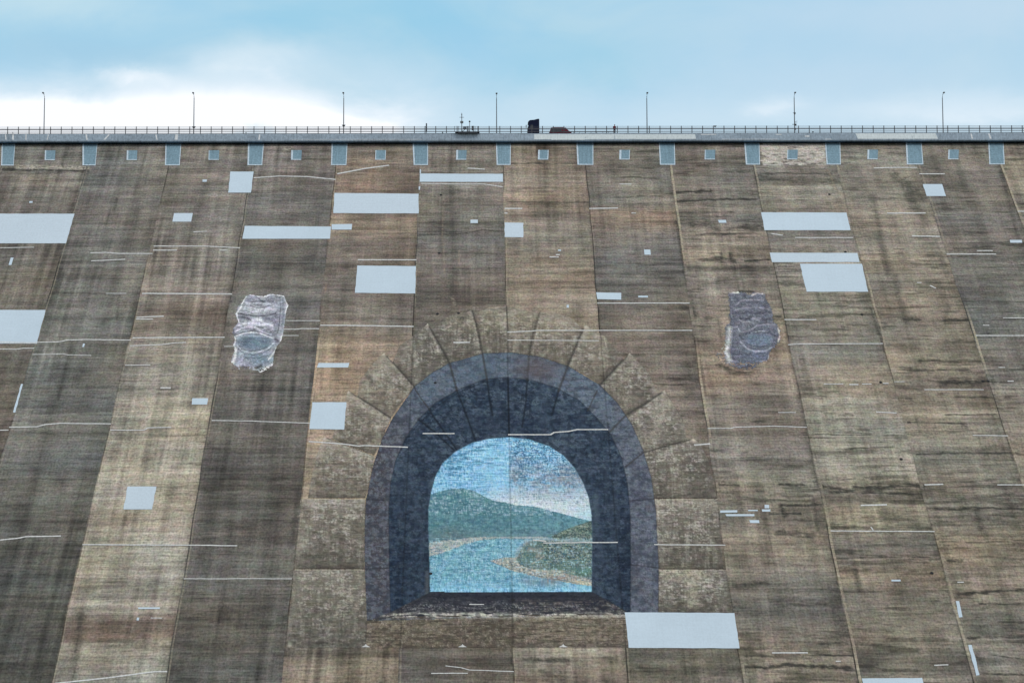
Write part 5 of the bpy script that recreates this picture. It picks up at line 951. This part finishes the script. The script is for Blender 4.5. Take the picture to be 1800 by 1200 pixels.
# ---------------------------------------------------------------- two painted guardian heads
def head(label, OUT, base, strokes, blobs, mask_low, seed, chips, rgbchip):
    xs = [p[0] for p in OUT]; ys = [p[1] for p in OUT]
    ua = uv(min(xs)-3, max(ys))[0]; ub = uv(max(xs)+3, max(ys))[0]; uc = uv(min(xs)-3, min(ys))[0]; ud = uv(max(xs)+3, min(ys))[0]
    va = uv(900, min(ys)-3)[1]; vb = uv(900, max(ys)+3)[1]
    U, V = np.meshgrid(np.arange(min(ua, uc)-.2, max(ub, ud)+.2, 0.05), np.arange(va, vb, 0.10)); X, Y = proj(U, V)
    cx, cy = proj((U[:-1, :-1]+U[1:, 1:])/2, (V[:-1, :-1]+V[1:, 1:])/2)
    ja = 2.4 if seed < 400 else 6.5; jx = (fbm(cx*.35, cy*.5, seed, 3)-.5)*ja; jy = (fbm(cx*.35, cy*.5, seed+7, 3)-.5)*ja; cells = inpoly(cx+jx, cy+jy, OUT)
    if seed > 400: cells &= ~((fbm(cx*.35, cy*.5, 5, 3) > .47) & (cx < 1284) & (cy > 560) & (np.abs(cx-1279) > 4)) & ~((fbm(cx*.35, cy*.5, 6, 3) > .55) & (cy > 636))
    else: cells &= ~((fbm(cx*.4, cy*.5, 6, 3) > .52) & (cy > 644))
    n = fbm(X*.5, Y*.5, seed+3, 3); n2 = fbm(X*.9, Y*1.1, seed+4, 2)
    col = np.zeros(U.shape+(3,)); col[:] = lin(base)
    for b in blobs: blob(col, X, Y, *b)
    for s in strokes: stroke(col, X, Y, *s)
    n3 = fbm(X*.13, Y*.22, seed+8, 3); mm_ = col[cells.nonzero()].mean(0); lr = (col.mean(-1, keepdims=True)/mm_.mean()); col = col*np.clip(lr, .1, 4)**.30; rg = np.abs(fbm(X*.16+Y*.03, Y*.42-X*.02, seed+21, 3)-.5)*2; mk = ~inpoly(X, Y, mask_low); col *= (1-.42*np.clip(1-rg/.12, 0, 1)*mk)[..., None]; col *= (1+.30*np.clip((rg-.25)/.2, 0, 1)*mk)[..., None]; f = np.clip((n-.5)*2.2, -.5, .6)*.24+(n2-.5)*.16+(n3-.5)*.7; col *= (1+f)[..., None]
    c = np.clip((n2-chips)/.08, 0, 1)*.6; over(col, c*.35, rgbchip)
    c = np.clip((1-chips-.04-n)/.06, 0, 1)*.25; over(col, c, (70, 70, 80))
    t = empty('guardian_head_mural', pt(*uv(sum(xs)/len(xs), sum(ys)/len(ys))), label, 'mural'); inv = Matrix.Translation(t.location).inverted()
    mouth = inpoly(cx, cy, mask_low)
    link('head', grid_mesh('head', U, V, 0.034, col, cells & ~mouth), M_mural, t).matrix_parent_inverse = inv
    link('mouth', grid_mesh('mouth', U, V, 0.034, col, cells & mouth), M_mural, t).matrix_parent_inverse = inv
D = (60, 64, 78); Lt = (222, 223, 228); W_ = (214, 216, 214)
Dd = (44, 46, 58)
head('pale painted guardian head with clean white edges, left of the painted tunnel',
 [(432, 521), (440, 518), (452, 520), (463, 521), (475, 517), (490, 518), (500, 521), (502, 528), (507, 536), (503, 548), (501, 560), (500, 572), (497, 590), (494, 600), (487, 608), (482, 622), (480, 634), (480, 642), (470, 649), (458, 656), (450, 651), (430, 648), (420, 649), (412, 641), (406, 637), (409, 625), (413, 617), (410, 606), (413, 596), (409, 585), (410, 577), (416, 571), (419, 566), (414, 553), (418, 540), (426, 531)],
 (152, 156, 166),
 [([(425, 538), (420, 545), (416, 553), (420, 566)], 2.2, Lt, .9), ([(432, 522), (425, 534)], 2.2, Lt, .9), ([(440, 519), (452, 521), (464, 522), (476, 518), (500, 521)], 1.6, Lt, .8), ([(504, 530), (506, 538), (502, 550)], 3, W_, .8),
  ([(432, 526), (444, 524), (456, 529), (470, 528), (484, 525), (492, 528)], 3.5, (132, 136, 148), .7), ([(449, 520), (458, 528), (464, 531)], 1.2, D, .7), ([(476, 519), (485, 521), (495, 522)], 1.2, D, .6),
  ([(432, 529), (446, 531), (462, 530), (480, 530)], 2, D, .55), ([(440, 537), (450, 541), (462, 541), (474, 537)], 1.2, D, .8), ([(447, 535), (460, 536)], 1.2, D, .7), ([(434, 533), (450, 533), (474, 534)], 2.5, (205, 207, 216), .6),
  ([(441, 549), (455, 546), (470, 542), (484, 545)], 4, (196, 197, 206), .6), ([(418, 551), (430, 553), (442, 555), (456, 556), (474, 554), (484, 551)], 2.2, D, .85), ([(420, 547), (432, 546), (444, 551)], 1.4, D, .6),
  ([(441, 563), (458, 562)], 5, (212, 210, 222), .85), ([(420, 558), (432, 558), (440, 562)], 4, D, .8), ([(463, 561), (474, 560), (482, 563)], 4, (104, 106, 124), .7), ([(425, 566), (436, 567)], 1.2, D, .5),
  ([(420, 571), (440, 568), (456, 570), (478, 572)], 4, (204, 202, 214), .8), ([(454, 575), (462, 576)], 2.6, D, .7), ([(419, 574), (428, 574)], 1.6, D, .5),
  ([(413, 583), (424, 577), (438, 574), (450, 576), (460, 583), (470, 588)], 3, (198, 196, 208), .8), ([(412, 587), (424, 580), (438, 578), (448, 580), (456, 586)], 1.2, D, .6), ([(410, 580), (412, 590)], 3, (70, 66, 84), .8),
  ([(416, 590), (428, 586), (440, 584), (455, 585), (468, 590), (482, 596)], 1.8, (214, 214, 224), .8), ([(415, 588), (428, 583.5), (442, 582), (458, 584), (472, 589)], 1.3, (58, 62, 80), .85),
  ([(492, 522), (493, 545), (491, 570), (488, 585)], 1.6, D, .7), ([(497, 528), (498, 550), (497, 570)], 4, (116, 124, 138), .8), ([(470, 580), (484, 588), (490, 596)], 4, (130, 128, 142), .5), ([(484, 596), (488, 600)], 4, (70, 68, 84), .8), ([(476, 583), (490, 580)], 1.2, D, .5),
  ([(415, 606), (425, 616), (440, 620), (458, 618), (472, 612), (482, 602)], 2.2, (176, 184, 196), .8), ([(418, 612), (430, 622), (446, 624), (462, 621), (476, 613)], 2, (78, 92, 108), .7), ([(424, 614), (440, 617), (456, 616), (470, 609)], 1.2, (64, 78, 92), .7),
  ([(430, 624), (432, 629), (450, 630), (466, 627)], 3, (86, 102, 116), .6), ([(408, 640), (413, 626), (414, 612)], 4, W_, .9), ([(411, 607), (414, 600), (412, 592)], 2, W_, .8), ([(496, 590), (493, 600)], 2.5, W_, .7), ([(489, 608), (480, 622), (472, 632)], 2.2, W_, .7), ([(478, 642), (468, 648), (456, 655)], 4, W_, .85),
  ([(426, 645), (434, 646)], 3, (44, 44, 52), .8), ([(453, 646), (459, 643)], 4.5, (40, 44, 52), .85), ([(424, 590), (470, 592)], 2, (170, 182, 194), .6)],
 [(448, 602, 34, 15, (110, 128, 144), 1.0, 6), (450, 632, 32, 12, (122, 142, 156), .9, 4), (430, 638, 14, 10, (158, 158, 172), .8), (432, 600, 12, 8, (88, 104, 120), .6), (486, 562, 7, 22, (124, 124, 140), .6), (450, 545, 14, 8, (196, 198, 200), .5)],
 [(417, 591), (430, 587), (445, 586), (465, 590), (481, 597), (473, 608), (458, 615), (440, 616), (425, 612), (416, 603)], 311, .66, (226, 226, 230))
head('darker faded painted guardian head with a pale worn patch, right of the painted tunnel',
 [(1280, 515), (1296, 513), (1306, 515), (1318, 518), (1330, 514), (1344, 516), (1348, 528), (1355, 540), (1358, 550), (1358, 564), (1364, 569), (1371, 580), (1372, 600), (1366, 604), (1362, 608), (1352, 620), (1351, 634), (1336, 637), (1330, 646), (1310, 650), (1292, 646), (1282, 642), (1266, 636), (1258, 625), (1270, 612), (1274, 590), (1274, 575), (1282, 568), (1283, 540)],
 (98, 102, 114),
 [([(1283, 518), (1284, 560), (1287, 600)], 1.5, (70, 72, 86), .6), ([(1283, 514), (1298, 514)], 3, (196, 192, 186), .8), ([(1322, 519), (1332, 515), (1343, 517)], 2.4, (190, 186, 180), .8), ([(1292, 520), (1300, 518), (1310, 522), (1328, 523), (1344, 520)], 3, (92, 96, 110), .8), ([(1292, 523), (1298, 527)], 4, (66, 68, 82), .7),
  ([(1294, 536), (1304, 528), (1320, 527), (1342, 528)], 2.2, (150, 150, 160), .65), ([(1294, 545), (1310, 541), (1334, 541), (1352, 544)], 2.0, (146, 146, 156), .6), ([(1296, 552), (1312, 549), (1330, 551), (1350, 549)], 3.5, (72, 74, 90), .7), ([(1288, 550), (1296, 550)], 3, (60, 62, 76), .7),
  ([(1302, 559), (1316, 561), (1320, 557)], 3.4, (58, 60, 76), .8), ([(1345, 562), (1354, 560)], 3.6, (64, 66, 82), .8), ([(1324, 560), (1336, 562)], 4, (150, 150, 160), .6), ([(1298, 562), (1306, 566), (1318, 566)], 1.6, (160, 160, 170), .6),
  ([(1318, 572), (1323, 572)], 3, (58, 60, 76), .7), ([(1304, 584), (1320, 580), (1330, 573), (1346, 570), (1362, 571)], 2.0, (150, 150, 162), .65), ([(1286, 578), (1296, 574), (1300, 582)], 1.6, (160, 160, 170), .6), ([(1322, 584), (1340, 579), (1356, 580), (1366, 586)], 5, (92, 96, 112), .7),
  ([(1306, 588), (1320, 585), (1336, 583.5), (1352, 585), (1362, 590)], 1.6, (58, 64, 82), .85), ([(1320, 585), (1336, 582), (1350, 583)], 1.1, (176, 182, 192), .6), ([(1300, 590), (1306, 596)], 3, (60, 62, 78), .7), ([(1302, 601), (1312, 612), (1328, 618), (1346, 617), (1356, 611)], 2.4, (156, 162, 174), .75), ([(1308, 601), (1322, 608), (1338, 610), (1352, 606)], 1.4, (62, 74, 92), .8),
  ([(1288, 560), (1289, 600), (1288, 628)], 6, (92, 96, 112), .6), ([(1280, 622), (1300, 622), (1320, 622)], 3, (66, 68, 84), .75), ([(1306, 628), (1330, 640)], 8, (98, 106, 124), .6), ([(1300, 648), (1316, 644), (1330, 640)], 3, (62, 62, 80), .6),
  ([(1283, 578), (1281, 600), (1276, 618), (1283, 636)], 7, (176, 180, 180), .9), ([(1276, 612), (1266, 616)], 7, (168, 166, 158), .7), ([(1368, 578), (1371, 590), (1368, 600)], 2.6, (184, 178, 166), .8), ([(1350, 634), (1352, 624)], 2, (176, 174, 172), .7), ([(1340, 635), (1350, 635)], 2, (176, 174, 172), .6), ([(1262, 630), (1274, 634), (1284, 640)], 5, (98, 96, 92), .6)],
 [(1334, 597, 26, 11, (100, 114, 132), 1.0, 6), (1330, 626, 26, 14, (98, 110, 130), .7), (1310, 570, 20, 10, (124, 126, 136), .5), (1268, 600, 9, 28, (128, 118, 104), .8), (1266, 640, 16, 10, (120, 110, 98), .8)],
 [(1307, 590), (1320, 587), (1336, 586), (1352, 587), (1361, 592), (1356, 604), (1342, 609), (1326, 608), (1312, 601)], 411, .60, (190, 190, 196))

# ---------------------------------------------------------------- ground and valley sides
b = MB(); b.box(-6000, 6000, -6000, 9000, -4.0, -2.2); o = b.build('ground', plain('valley_gravel', (0.20, 0.19, 0.16), 0.95, 0, .35, .05)); o['kind'] = 'structure'
def hill(x0, sgn):
    n = 40; me = bpy.data.meshes.new('hillside'); vs = []; fs = []
    for j in range(n+1):
        for i in range(n+1):
            s = i/n; y = -330+j/n*760; x = x0+sgn*s*380
            vs.append((x, y, -2.3 + 175*(1-math.exp(-3.2*s)) * (0.78+0.35*float(fbm(np.array(s*4.0), np.array(y*0.02), 5, 4))) + (0 if s > 0 else -1)))
    for j in range(n):
        for i in range(n): a = j*(n+1)+i; fs.append((a, a+1, a+n+2, a+n+1))
    me.from_pydata(vs, [], fs); o = link('hills', me, plain('wooded_slope', (0.06, 0.08, 0.035), 0.95, 0, .5, .08)); o['kind'] = 'structure'
hill(XL+5, -1); hill(XR-5, 1)
